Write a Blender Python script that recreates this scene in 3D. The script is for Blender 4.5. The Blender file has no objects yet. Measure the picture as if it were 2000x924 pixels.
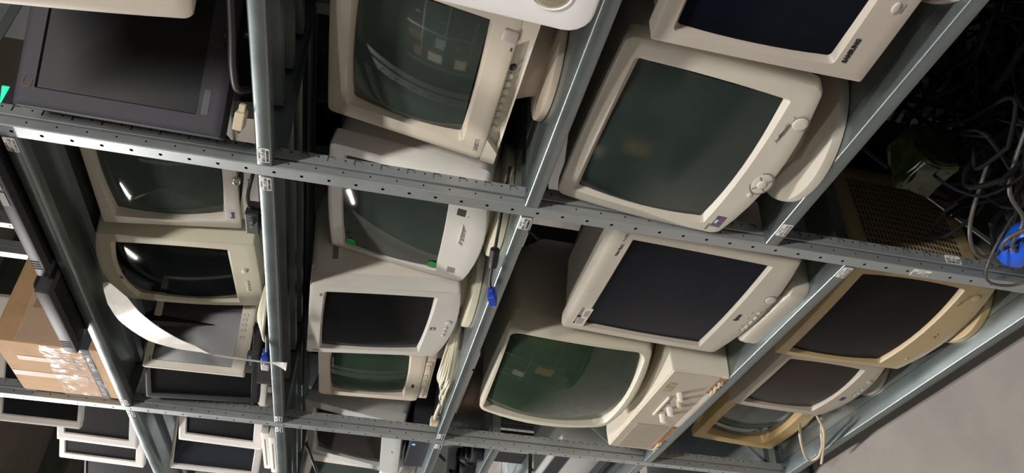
import bpy, bmesh, math, random
from mathutils import Vector, Matrix, geometry, noise
PI = math.pi
R = math.radians
random.seed(7)
scn = bpy.context.scene
COL = scn.collection

# ------------------------------------------------------------------ camera
CAM = (1.1397, -0.9057, 1.5070)
M = [[0.21361, 0.02827, -0.97651], [-0.56462, -0.81215, -0.14702], [-0.79723, 0.58276, -0.15752]]
cd = bpy.data.cameras.new('camera')
cd.sensor_fit = 'HORIZONTAL'
cd.sensor_width = 36
cd.lens = 1554.07 / 2000 * 36
cd.clip_start = 0.02
cam = bpy.data.objects.new('camera', cd)
COL.objects.link(cam)
mw = Matrix.Identity(4)
for i in range(3):
    mw[i][0] = M[0][i]
    mw[i][1] = -M[1][i]
    mw[i][2] = -M[2][i]
    mw[i][3] = CAM[i]
cam.matrix_world = mw
scn.camera = cam

# ------------------------------------------------------------------ exposure, world, lamps
scn.view_settings.view_transform = 'Standard'
scn.view_settings.look = 'None'
scn.view_settings.gamma = 1
scn.view_settings.exposure = -0.08
scn.view_settings.use_curve_mapping = False
world = bpy.data.worlds.new('world')
scn.world = world
world.use_nodes = True
bg = world.node_tree.nodes['Background']
bg.inputs[0].default_value = (0.75, 0.82, 0.85, 1)
bg.inputs[1].default_value = 0.10
# tube lamps over the aisles: (x, y, z, watts)
LAMPS = [(-3.1, -1.15, 3.35, 200), (1.9, -0.9, 3.4, 100), (4.6, -1.0, 3.5, 60), (-7.0, 2.6, 3.9, 200), (-1.7, -3.7, 4.3, 50), (-7.0, -3.5, 4.4, 50)]


# ------------------------------------------------------------------ materials
def srgb(h):
    h = h.lstrip('#')
    c = [int(h[i:i + 2], 16) / 255 for i in (0, 2, 4)]
    return tuple(((v + 0.055) / 1.055) ** 2.4 if v > 0.04045 else v / 12.92 for v in c) + (1,)


def mat(name, col, rough=0.5, metal=0.0, var=0.06, scale=6.0, bump=0.0, bscale=200, spec=0.5, coat=0.0, stretch=None, rvar=0.0, emit=None, es=0, trans=0):
    m = bpy.data.materials.new(name)
    m.use_nodes = True
    nt = m.node_tree
    b = nt.nodes['Principled BSDF']
    c = srgb(col) if isinstance(col, str) else tuple(col) + (1,)
    b.inputs['Base Color'].default_value = c
    b.inputs['Roughness'].default_value = rough
    b.inputs['Metallic'].default_value = metal
    b.inputs['Specular IOR Level'].default_value = spec
    b.inputs['Coat Weight'].default_value = coat
    if trans:
        b.inputs['Transmission Weight'].default_value = trans
    if emit:
        b.inputs['Emission Color'].default_value = srgb(emit)
        b.inputs['Emission Strength'].default_value = es
    tc = nt.nodes.new('ShaderNodeTexCoord')
    mp = nt.nodes.new('ShaderNodeMapping')
    nt.links.new(tc.outputs['Object'], mp.inputs[0])
    if stretch:
        mp.inputs['Scale'].default_value = stretch
    if var:
        n = nt.nodes.new('ShaderNodeTexNoise')
        n.inputs['Scale'].default_value = scale
        n.inputs['Detail'].default_value = 6
        n.inputs['Roughness'].default_value = 0.6
        nt.links.new(mp.outputs[0], n.inputs['Vector'])
        r = nt.nodes.new('ShaderNodeValToRGB')
        r.color_ramp.elements[0].position = 0.3
        r.color_ramp.elements[1].position = 0.7
        r.color_ramp.elements[0].color = tuple(v * (1 - var * 2) for v in c[:3]) + (1,)
        r.color_ramp.elements[1].color = tuple(min(1, v * (1 + var)) for v in c[:3]) + (1,)
        nt.links.new(n.outputs['Fac'], r.inputs[0])
        nt.links.new(r.outputs[0], b.inputs['Base Color'])
        if rvar:
            mr = nt.nodes.new('ShaderNodeMapRange')
            mr.inputs['From Min'].default_value = 0.3
            mr.inputs['From Max'].default_value = 0.7
            mr.inputs['To Min'].default_value = rough - rvar
            mr.inputs['To Max'].default_value = rough + rvar
            nt.links.new(n.outputs['Fac'], mr.inputs['Value'])
            nt.links.new(mr.outputs[0], b.inputs['Roughness'])
    if bump:
        n2 = nt.nodes.new('ShaderNodeTexNoise')
        n2.inputs['Scale'].default_value = bscale
        n2.inputs['Detail'].default_value = 3
        nt.links.new(mp.outputs[0], n2.inputs['Vector'])
        bp = nt.nodes.new('ShaderNodeBump')
        bp.inputs['Strength'].default_value = bump
        bp.inputs['Distance'].default_value = 0.001
        nt.links.new(n2.outputs['Fac'], bp.inputs['Height'])
        nt.links.new(bp.outputs[0], b.inputs['Normal'])
    return m


def plastic(name, col, rough=0.42, var=0.05):
    return mat(name, col, rough, 0, var, 5, 0.12, 500)


def glass(name, col, rough=0.06, spec=0.5):
    return mat(name, col, rough, 0, 0.12, 4, 0, spec=spec)


STEEL = mat('galvanized_steel', '#8E9899', 0.36, 0.85, 0.05, 9, 0.1, 90, rvar=0.05)
STEEL_LIT = mat('galvanized_post_lit', '#ABB0B1', 0.40, 0.6, 0.04, 9, 0.1, 90, rvar=0.05)  # lighter copy of the rack steel, bright side lighting put into its colour
STEELD = mat('shelf_deck_steel', '#A2ABAC', 0.33, 0.9, 0.08, 5, 0.1, 60, rvar=0.07)
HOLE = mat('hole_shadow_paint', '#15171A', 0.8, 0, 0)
PAPER = mat('tag_paper', '#E6E6E3', 0.6, 0, 0.03, 40)
INK = mat('black_ink', '#1C1C1E', 0.6, 0, 0)
INKG = mat('grey_ink', '#76716C', 0.6, 0, 0)
REDINK = mat('red_ink', '#8E2B33', 0.5, 0, 0)
BLACKP = mat('black_plastic', '#1C1C1F', 0.5, 0, 0.08, 8, 0.1, 400)
BLACKM = mat('matte_black_lcd_panel', '#101114', 0.42, 0, 0.06, 4, spec=0.12)
CARD = mat('corrugated_cardboard', '#C9A075', 0.8, 0, 0.08, 12, 0.3, 120)
TAPE = mat('brown_parcel_tape', '#A06A36', 0.55, 0, 0.08, 20)
CARDD = mat('dark_cardboard', '#7E5B3C', 0.85, 0, 0.1, 12)
CREAM = plastic('cream_cable_plastic', '#CDBFA4', 0.45)
BLUE = plastic('blue_plug_plastic', '#2145B5', 0.35)
METALC = mat('bright_connector_metal', '#C9C4BC', 0.25, 0.9, 0)
CONCRETE = mat('concrete', '#8C8580', 0.8, 0, 0.1, 3, 0.35, 60, stretch=(1, 1, 1))
WALLM = mat('painted_wall', '#6C6E6C', 0.85, 0, 0.06, 1.5)
CEILM = mat('ceiling_sheet', '#7C766A', 0.8, 0, 0.1, 2)


# ------------------------------------------------------------------ helpers
def obj(name, bm, m, parent=None, smooth=None, tf=None):
    bmesh.ops.remove_doubles(bm, verts=bm.verts, dist=1e-6)
    bmesh.ops.recalc_face_normals(bm, faces=bm.faces)
    if tf is not None:
        bmesh.ops.transform(bm, matrix=tf, verts=bm.verts)
    me = bpy.data.meshes.new(name)
    bm.to_mesh(me)
    bm.free()
    for x in (m if isinstance(m, (list, tuple)) else [m]):
        me.materials.append(x)
    if smooth is not None:
        for p in me.polygons:
            p.use_smooth = True
        me.set_sharp_from_angle(angle=R(smooth))
    o = bpy.data.objects.new(name, me)
    COL.objects.link(o)
    if parent:
        o.parent = parent
    return o


def thing(name, label, cat, loc=(0, 0, 0), rz=0, group=None):
    o = bpy.data.objects.new(name, None)
    o.empty_display_size = 0.05
    COL.objects.link(o)
    o.location = loc
    o.rotation_euler = (0, 0, rz)
    o['label'] = label
    o['category'] = cat
    if group:
        o['group'] = group
    return o


def tag(o, label, cat, group=None, kind=None):
    o['label'] = label
    o['category'] = cat
    if group:
        o['group'] = group
    if kind:
        o['kind'] = kind
    return o


def struct(name, bm, m, **k):
    o = obj(name, bm, m, **k)
    o['kind'] = 'structure'
    return o


def box(bm, x0, x1, y0, y1, z0, z1, mi=0, bev=0):
    r = bmesh.ops.create_cube(bm, size=1)
    vs = r['verts']
    for v in vs:
        v.co = Vector(((x0 + x1) / 2 + v.co.x * (x1 - x0), (y0 + y1) / 2 + v.co.y * (y1 - y0), (z0 + z1) / 2 + v.co.z * (z1 - z0)))
    fs = {f for v in vs for f in v.link_faces}
    for f in fs:
        f.material_index = mi
    if bev:
        es = {e for v in vs for e in v.link_edges}
        r2 = bmesh.ops.bevel(bm, geom=list(es), offset=bev, segments=2, profile=0.5, affect='EDGES')
        for f in r2['faces']:
            f.material_index = mi
    return vs


def bx(*a, **k):
    bm = bmesh.new()
    box(bm, *a, **k)
    return bm


def loft(bm, loops, c0=False, c1=False, mi=0, closed=True):
    rows = [[bm.verts.new(p) for p in lp] for lp in loops]
    n = len(rows[0])
    for a, b in zip(rows, rows[1:]):
        for i in range(n if closed else n - 1):
            j = (i + 1) % n
            try:
                f = bm.faces.new((a[i], a[j], b[j], b[i]))
                f.material_index = mi
            except ValueError:
                pass
    if c0:
        bm.faces.new(rows[0]).material_index = mi
    if c1:
        bm.faces.new(rows[-1]).material_index = mi
    return rows


def rrect(x0, x1, z0, z1, r, ns=8, nc=5):
    r = max(1e-4, min(r, (x1 - x0) / 2 - 1e-4, (z1 - z0) / 2 - 1e-4))
    P = []

    def arc(cx, cz, a0):
        for k in range(nc):
            a = a0 + (k) / nc * PI / 2
            P.append((cx + r * math.cos(a), cz + r * math.sin(a)))

    def seg(ax, az, bx_, bz):
        for k in range(ns):
            t = k / ns
            P.append((ax + (bx_ - ax) * t, az + (bz - az) * t))
    seg(x0 + r, z0, x1 - r, z0)
    arc(x1 - r, z0 + r, -PI / 2)
    seg(x1, z0 + r, x1, z1 - r)
    arc(x1 - r, z1 - r, 0)
    seg(x1 - r, z1, x0 + r, z1)
    arc(x0 + r, z1 - r, PI / 2)
    seg(x0, z1 - r, x0, z0 + r)
    arc(x0 + r, z0 + r, PI)
    return P


def bowed(P, rect, bow):
    """bulge the outline: bow = (left, right, top, bottom) in metres"""
    x0, x1, z0, z1 = rect
    out = []
    for x, z in P:
        nx = (2 * x - x0 - x1) / (x1 - x0)
        nz = (2 * z - z0 - z1) / (z1 - z0)
        dz = bow[2] * max(0, nz) * max(0, 1 - nx * nx) - bow[3] * max(0, -nz) * max(0, 1 - nx * nx)
        dx = bow[1] * max(0, nx) * max(0, 1 - nz * nz) - bow[0] * max(0, -nx) * max(0, 1 - nz * nz)
        out.append((x + dx, z + dz))
    return out


def tube(bm, pts, r, n=8, res=6, mi=0, flat=1.0):
    """smooth tube through the points"""
    P = [Vector(p) for p in pts]
    Q = []
    for i in range(len(P) - 1):
        a = P[i - 1] if i else P[0] * 2 - P[1]
        b, c = P[i], P[i + 1]
        d = P[i + 2] if i + 2 < len(P) else c * 2 - b
        for k in range(res):
            t = k / res
            Q.append(0.5 * ((2 * b) + (c - a) * t + (2 * a - 5 * b + 4 * c - d) * t * t + (3 * b - a - 3 * c + d) * t ** 3))
    Q.append(P[-1])
    up = Vector((0, 0, 1))
    loops = []
    T = (Q[1] - Q[0]).normalized()
    nrm = T.cross(up)
    if nrm.length < 1e-3:
        nrm = T.cross(Vector((1, 0, 0)))
    nrm.normalize()
    for i, q in enumerate(Q):
        T2 = (Q[min(i + 1, len(Q) - 1)] - Q[max(i - 1, 0)]).normalized()
        nrm = (nrm - T2 * nrm.dot(T2))
        if nrm.length < 1e-5:
            nrm = T2.orthogonal()
        nrm.normalize()
        bn = T2.cross(nrm)
        loops.append([q + (nrm * math.cos(2 * PI * k / n) * flat + bn * math.sin(2 * PI * k / n)) * r for k in range(n)])
    loft(bm, loops, True, True, mi)


def lathe(bm, prof, n=32, mi=0, sx=1, sy=1, cx=0, cy=0):
    """prof: list of (radius, z)"""
    loops = [[(cx + r * sx * math.cos(2 * PI * k / n), cy + r * sy * math.sin(2 * PI * k / n), z) for k in range(n)] for r, z in prof]
    loft(bm, loops, True, True, mi)


def text(name, s, size, m, parent, tf, x, z, y=0.0, shear=0.0, bold=0.0, align='LEFT', sx=1.0, ext=0.0003):
    """lettering facing -y in the local frame of tf"""
    cu = bpy.data.curves.new(name, 'FONT')
    cu.body = s
    cu.size = size
    cu.extrude = ext
    cu.shear = shear
    cu.offset = bold
    cu.align_x = align
    cu.resolution_u = 2
    t = bpy.data.objects.new('tmp', cu)
    COL.objects.link(t)
    dg = bpy.context.evaluated_depsgraph_get()
    me = bpy.data.meshes.new_from_object(t.evaluated_get(dg))
    bpy.data.objects.remove(t)
    me.name = name
    L = Matrix.Translation((x, y, z)) @ Matrix.Rotation(PI / 2, 4, 'X') @ Matrix.Scale(sx, 4, (1, 0, 0))
    me.transform(tf @ L)
    me.materials.clear()
    me.materials.append(m)
    o = bpy.data.objects.new(name, me)
    COL.objects.link(o)
    o.parent = parent
    return o


# ------------------------------------------------------------------ the room
bm = bmesh.new()
bmesh.ops.create_grid(bm, x_segments=60, y_segments=60, size=9)
for v in bm.verts:
    v.co.x -= 2
    v.co.z = 0
struct('floor', bm, CONCRETE)
struct('ceiling', bx(-11, 7, -9, 9, 5.2, 5.3), CEILM)
struct('wall_back', bx(-11, 7, 8.6, 8.7, 0, 5.2), WALLM)
struct('wall_front', bx(-11, 7, -6.7, -6.6, 0, 5.2), WALLM)
struct('wall_left', bx(-11.1, -11, -9, 9, 0, 5.2), WALLM)
struct('wall_right', bx(7, 7.1, -9, 9, 0, 5.2), WALLM)
for i in range(6):
    bm = bmesh.new()
    x = -9.5 + i * 3
    box(bm, x - 0.06, x + 0.06, -6.6, 8.6, 5.18, 5.2)
    box(bm, x - 0.008, x + 0.008, -6.6, 8.6, 4.95, 5.18)
    box(bm, x - 0.06, x + 0.06, -6.6, 8.6, 4.93, 4.95)
    struct('trim_%d' % (i + 1), bm, STEEL)

LAMPM = mat('glowing_tube', '#FFFFFF', 0.5, 0, 0, emit='#FFF4E6', es=14)
LAMPB = mat('lamp_housing_white', '#D8DAD8', 0.5, 0, 0.02)
for i, (x, y, z, w) in enumerate(LAMPS):
    where = ['over the far left end of the aisle', 'over the aisle near the camera', 'over the right end of the aisle', 'over the aisle behind', 'over the next aisle, nearer', 'over the next aisle, farther'][i]
    t = thing('ceiling_light', 'long white tube light hanging ' + where, 'light', (x, y, z), 0, None)
    bm = bmesh.new()
    box(bm, -0.64, 0.64, -0.07, 0.07, 0.03, 0.08, bev=0.004)
    obj('lamp_housing', bm, LAMPB, t)
    for s in (-1, 1):
        bm = bmesh.new()
        tube(bm, [(-0.6, s * 0.035, 0.012), (0, s * 0.035, 0.012), (0.6, s * 0.035, 0.012)], 0.013, 10, 1)
        obj('tube_lamp', bm, LAMPM, t, 40)
        bm = bmesh.new()
        tube(bm, [(s * 0.5, 0, 0.08), (s * 0.5, 0, 5.2 - z)], 0.004, 6, 1)
        obj('hanger_rod', bm, STEEL, t)
    ld = bpy.data.lights.new('lamp_light', 'AREA')
    ld.shape = 'RECTANGLE'
    ld.size = 1.2
    ld.size_y = 0.12
    ld.energy = w
    ld.color = (1.0, 0.97, 0.935)
    lo = bpy.data.objects.new('lamp_light', ld)
    COL.objects.link(lo)
    lo.parent = t
    lo.location = (0, 0, -0.01)

# ------------------------------------------------------------------ racking
PITCH = 0.04827
PW, PD = 0.029, 0.046


def cell_row(bm, o, u, v, n, u0, u1, v0, v1, holes):
    """flat strip from u0..u1 (across) and v0..v1 (along) with holes [(vc, polygon [(du,dv)], uc, depth, cap material)]"""
    o, u, v, n = map(Vector, (o, u, v, n))

    def P(a, b, d=0):
        return o + u * a + v * b - n * d
    holes = sorted(holes, key=lambda h: h[0])
    cuts = [v0]
    for a, b in zip(holes, holes[1:]):
        cuts.append((a[0] + b[0]) / 2)
    cuts.append(v1)
    if not holes:
        bm.faces.new([bm.verts.new(P(a, b)) for a, b in ((u0, v0), (u1, v0), (u1, v1), (u0, v1))])
        return
    for h, a, b in zip(holes, cuts, cuts[1:]):
        vc, poly, uc, dep, cm = h
        outer = [P(u0, a), P(u1, a), P(u1, b), P(u0, b)]
        inner = [P(uc + du, vc + dv) for du, dv in poly]
        allp = outer + inner
        vs = [bm.verts.new(p) for p in allp]
        for t in geometry.tessellate_polygon([outer, inner[::-1]]):
            idx = []
            for k in t:
                idx.append(k if k < 4 else 4 + (len(inner) - 1 - (k - 4)))
            try:
                bm.faces.new([vs[k] for k in idx])
            except ValueError:
                pass
        low = [bm.verts.new(P(uc + du, vc + dv, dep)) for du, dv in poly]
        m = len(poly)
        for i in range(m):
            f = bm.faces.new((vs[4 + i], vs[4 + (i + 1) % m], low[(i + 1) % m], low[i]))
            f.material_index = 1 if cm else 0
        bm.faces.new(low).material_index = max(0, cm)


def circ(r, n=10, sx=1.0):
    return [(r * sx * math.cos(2 * PI * k / n), r * math.sin(2 * PI * k / n)) for k in range(n)]


KEY = [(-0.0062, 0.006), (0.0062, 0.006), (0.0062, -0.0055), (0.0, -0.0105), (-0.0062, -0.0055)]


def post_mesh(zt=2.85, front_holes=True):
    bm = bmesh.new()
    ks = range(-30, 30)
    fz = [1.7142 + k * PITCH for k in ks if 0.03 < 1.7142 + k * PITCH < zt - 0.03]
    wz = [1.6911 + k * PITCH for k in ks if 0.03 < 1.6911 + k * PITCH < zt - 0.03]
    kz = [1.6694 + k * PITCH for k in ks if 0.03 < 1.6694 + k * PITCH < zt - 0.03]
    # front face
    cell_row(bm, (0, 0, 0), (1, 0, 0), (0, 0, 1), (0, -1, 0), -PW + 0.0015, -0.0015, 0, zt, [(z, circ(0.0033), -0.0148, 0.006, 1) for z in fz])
    for s in (0, 1):
        X = 0 if s == 0 else -PW
        n = (1, 0, 0) if s == 0 else (-1, 0, 0)
        sg = 1 if s == 0 else -1
        # rounded corner, first ridge, groove, key strip
        prof = [(X - sg * 0.0015, 0.0), (X - sg * 0.0004, 0.0004), (X, 0.0018)]
        loft(bm, [[(x, y, 0), (x, y, zt)] for x, y in prof], closed=False)
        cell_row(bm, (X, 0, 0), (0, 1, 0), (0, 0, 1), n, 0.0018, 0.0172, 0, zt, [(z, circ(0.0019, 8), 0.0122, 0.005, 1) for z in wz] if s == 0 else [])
        g = [(X, 0.0172), (X - sg * 0.0012, 0.0182), (X - sg * 0.0085, 0.0186), (X - sg * 0.0085, 0.0232), (X - sg * 0.0012, 0.0238), (X, 0.0248)]
        loft(bm, [[(x, y, 0), (x, y, zt)] for x, y in g], closed=False)
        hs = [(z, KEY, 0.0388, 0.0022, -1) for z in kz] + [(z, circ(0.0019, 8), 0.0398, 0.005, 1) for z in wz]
        cell_row(bm, (X, 0, 0), (0, 1, 0), (0, 0, 1), n, 0.0248, PD, 0, zt, hs if s == 0 else [])
    loft(bm, [[(0, PD, 0), (0, PD, zt)], [(-PW, PD, 0), (-PW, PD, zt)]], closed=False)
    bm.faces.new([bm.verts.new(p) for p in ((0, 0, zt), (-PW, 0, zt), (-PW, PD, zt), (0, PD, zt))])
    return bm


FRAMES = []


def rack_frame(x, y, label, flip=False, detail=True, zt=2.85, group=None):
    t = thing('rack_frame', label, 'rack upright', (x, y, 0), PI if flip else 0, group)
    if flip:
        t.location.x = x - PW
    f = obj('front_post', post_mesh(zt), [STEEL_LIT, HOLE], t)
    # rear post, mirrored
    bm = post_mesh(zt)
    bmesh.ops.transform(bm, matrix=Matrix.Translation((-PW, 0.5, 0)) @ Matrix.Rotation(PI, 4, 'Z'), verts=bm.verts)
    obj('rear_post', bm, [STEEL_LIT, HOLE], t)
    zs = [(0.15, 0.15), (0.15, 0.62), (0.68, 0.68), (0.68, 1.18), (1.71, 1.725), (1.22, 1.22), (2.25, 2.25), (1.80, 2.2)]
    for a, b in zs:
        bm = bmesh.new()
        w = 0.009
        x0 = -PW / 2
        loft(bm, [[(x0 - 0.0015, yy, z - w), (x0 + 0.0015, yy, z - w), (x0 + 0.0015, yy, z + w), (x0 - 0.0015, yy, z + w)] for yy, z in ((0.047, a), (0.453, b))], True, True)
        obj('brace', bm, STEEL, t)
    bm = bmesh.new()
    box(bm, -PW - 0.012, 0.012, -0.004, 0.06, 0, 0.003)
    box(bm, -PW - 0.012, 0.012, 0.44, 0.504, 0, 0.003)
    obj('foot_plate', bm, STEEL, t)
    return t


def offset_profile(pts, th):
    """closed thin section from an open polyline"""
    P = [Vector((a, b)) for a, b in pts]
    out = []
    for i, p in enumerate(P):
        d1 = (p - P[i - 1]).normalized() if i else (P[1] - p).normalized()
        d2 = (P[i + 1] - p).normalized() if i + 1 < len(P) else d1
        n1, n2 = Vector((-d1.y, d1.x)), Vector((-d2.y, d2.x))
        n = (n1 + n2).normalized()
        out.append(p + n * th / max(0.5, n.dot(n1)))
    return [tuple(p) for p in P] + [tuple(p) for p in reversed(out)]


def shelf_tag(parent, code, x, z, y=-0.0006, sc=1.0, rot=0, web=False, faded=False):
    """white rounded label with a code and a bar code, facing the aisle"""
    tf = Matrix.Translation((x, y, z)) @ Matrix.Rotation(rot, 4, 'Y') @ Matrix.Scale(sc, 4)
    if web:
        tf = Matrix.Translation((x, y, z)) @ Matrix.Rotation(PI / 2, 4, 'Z') @ Matrix.Rotation(rot, 4, 'Y') @ Matrix.Scale(sc, 4)
    bm = bmesh.new()
    P = rrect(-0.0185, 0.0185, -0.0105, 0.0105, 0.0025, 2, 3)
    loft(bm, [[(a, 0, b) for a, b in P], [(a, 0.0005, b) for a, b in P]], True, True)
    o = obj('label_tag', bm, PAPER, parent, tf=tf)
    ink = INKG if faded else INK
    text('tag_code', code, 0.0082, ink, o, tf, 0, -0.0028, -0.0002, bold=0.00025, align='CENTER', ext=0.0001)
    text('tag_caption', 'RAFT ' + code[:3], 0.0038, ink, o, tf, -0.009, 0.0058, -0.0002, ext=0.0001)
    bm = bmesh.new()
    xx = -0.016
    while xx < 0.0155:
        w = random.choice((0.0004, 0.0007, 0.001))
        box(bm, xx, xx + w, -0.0003, 0.0, -0.0092, -0.0045)
        xx += w + random.choice((0.0005, 0.0009))
    obj('bar_code', bm, ink, o, tf=tf)
    return o


SH = 0.0265


def shelf(x0, x1, z, label, y=0.0, depth=0.5, flip=False, group=None):
    """pressed steel tray: z is its top"""
    t = thing('steel_shelf', label, 'shelf', (x0 if not flip else x1, y if not flip else y + depth, z), PI if flip else 0, group)
    L = x1 - x0
    th = 0.0014
    r = 0.003
    front = [(0.030, -SH + 0.0), (0.014, -SH), (0.002, -SH), (0.0, -SH + 0.002), (0, -r), (r * 0.3, -r * 0.3), (r, 0), (0.05, 0)]
    sec = offset_profile(front, -th)
    bm = bmesh.new()
    loft(bm, [[(xx, a, b) for a, b in sec] for xx in (0, L)], True, True)
    obj('front_lip', bm, STEEL, t, 50)
    bm = bmesh.new()
    loft(bm, [[(xx, depth - a, b) for a, b in sec] for xx in (0, L)], True, True)
    obj('rear_lip', bm, STEEL, t, 50)
    bm = bmesh.new()
    box(bm, 0, L, 0.049, depth - 0.049, -th, 0.0)
    for k in range(1, 3):
        yy = depth * k / 3
        box(bm, 0, L, yy - 0.0006, yy + 0.0006, 0.0, 0.0008)
    obj('deck', bm, STEELD, t)
    for xx in (0, L - th):
        bm = bmesh.new()
        box(bm, xx, xx + th, 0.003, depth - 0.003, -SH, -th)
        obj('end_flange', bm, STEEL, t)
    for k in (0.3, 0.5, 0.7):
        rb = [(-0.022, -th), (-0.014, -th), (-0.012, -0.018), (0.012, -0.018), (0.014, -th), (0.022, -th)]
        sec2 = offset_profile([(a + depth * k, b) for a, b in rb], -0.001)
        bm = bmesh.new()
        loft(bm, [[(xx, a, b) for a, b in sec2] for xx in (0.01, L - 0.01)], True, True)
        obj('stiffening_rib', bm, STEELD, t)
    for xx in (0.016, L - 0.016):
        bm = bmesh.new()
        lathe(bm, [(0.0045, 0.0001), (0.0045, 0.0004)], 12, sx=0.6, cx=xx, cy=0.026)
        obj('bolt_hole', bm, HOLE, t)
    return t


X1, X2, X3 = 0.0, -1.2, -2.4
rack_frame(1.2, 0, 'perforated galvanized rack upright at the near right end of the row')
rack_frame(X1, 0, 'perforated galvanized rack upright running beside the coded labels, nearest of the row')
rack_frame(X2, 0, 'perforated galvanized rack upright second from the camera, beside the round green terminal')
rack_frame(X3, 0, 'perforated galvanized rack upright farthest along the row')

LV = {'A': [2.255, 1.744, 1.260, 0.778, 0.108], 'B': [2.172, 1.743, 1.261, 0.591, 0.108], 'C': [2.166, 1.742, 1.258, 1.080, 0.602, 0.108]}
SHL = {}
names = {'A': ['just above the black flat monitor', 'under the black flat monitor', 'under the old beige monitor with the row of dials', 'under the two big monitors with round bases', 'nearest the floor under the cable heap'],
         'B': ['under the taped carton, highest of its bay', 'under the white flat monitor and the plastic strap', 'under the monitor with green corner stickers', 'under the knobbed terminal base', 'just above the bare concrete floor, under three yellowed monitors'],
         'C': ['under the stacked white flat monitors in the far bay', 'in the far bay under two white flat panels', 'in the far bay with black adapters on it', 'close below the shelf with black adapters', 'in the far bay low down', 'at the bottom of the far bay']}
for b, (xa, xb) in (('A', (X1 + 0.001, X1 + 1.2 - PW - 0.001)), ('B', (X2 + 0.001, X1 - PW - 0.001)), ('C', (X3 + 0.001, X2 - PW - 0.001))):
    for i, z in enumerate(LV[b]):
        if b == 'A' and i == 0:
            continue
        SHL[b, i] = shelf(xa, xb, z, 'galvanized steel shelf ' + names[b][i], depth=0.5)
LA = X3 + 0.001
for (b, i), items in {('A', 1): [('031-17-03', 0.027, False)], ('A', 2): [], ('A', 3): [('031-17-01', 0.05, True)],
                      ('B', 1): [('031-17-04', -1, False)], ('B', 2): [('031-17-02', -1, False)], ('B', 3): [('031-18-01', -1.012, True)],
                      ('B', 0): [('031-17-05', -1, True)]}.items():
    s = SHL[b, i]
    for code, dx, fd in items:
        L = 1.2 - PW - 0.002
        xx = dx if dx > 0 else L - 0.022
        shelf_tag(s, code, xx, -0.0130, sc=0.98, faded=fd)
for b, i, code in (('B', 1, '031-18-04'), ('B', 2, '031-18-02')):
    shelf_tag(SHL[b, i], code, 0.03, -0.013, sc=0.98)
for i, code in ((0, '031-19-05'), (1, '031-19-04'), (2, '031-19-02')):
    shelf_tag(SHL['C', i], code, 1.2 - PW - 0.024, -0.013, sc=0.98)
shelf_tag(SHL['B', 0], '031-18-05', 0.03, -0.013, sc=0.98, faded=True)
fr = [o for o in bpy.data.objects if o.name.startswith('rack_frame') and abs(o.location.x) < 0.01][0]
shelf_tag(fr, '031-17-00', -0.0145, 0.43, rot=PI / 2, sc=1.05, faded=True)
shelf_tag(fr, '031-17-00', 0.0006, 0.355, y=0.036, rot=PI / 2, sc=0.95, web=True)


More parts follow.
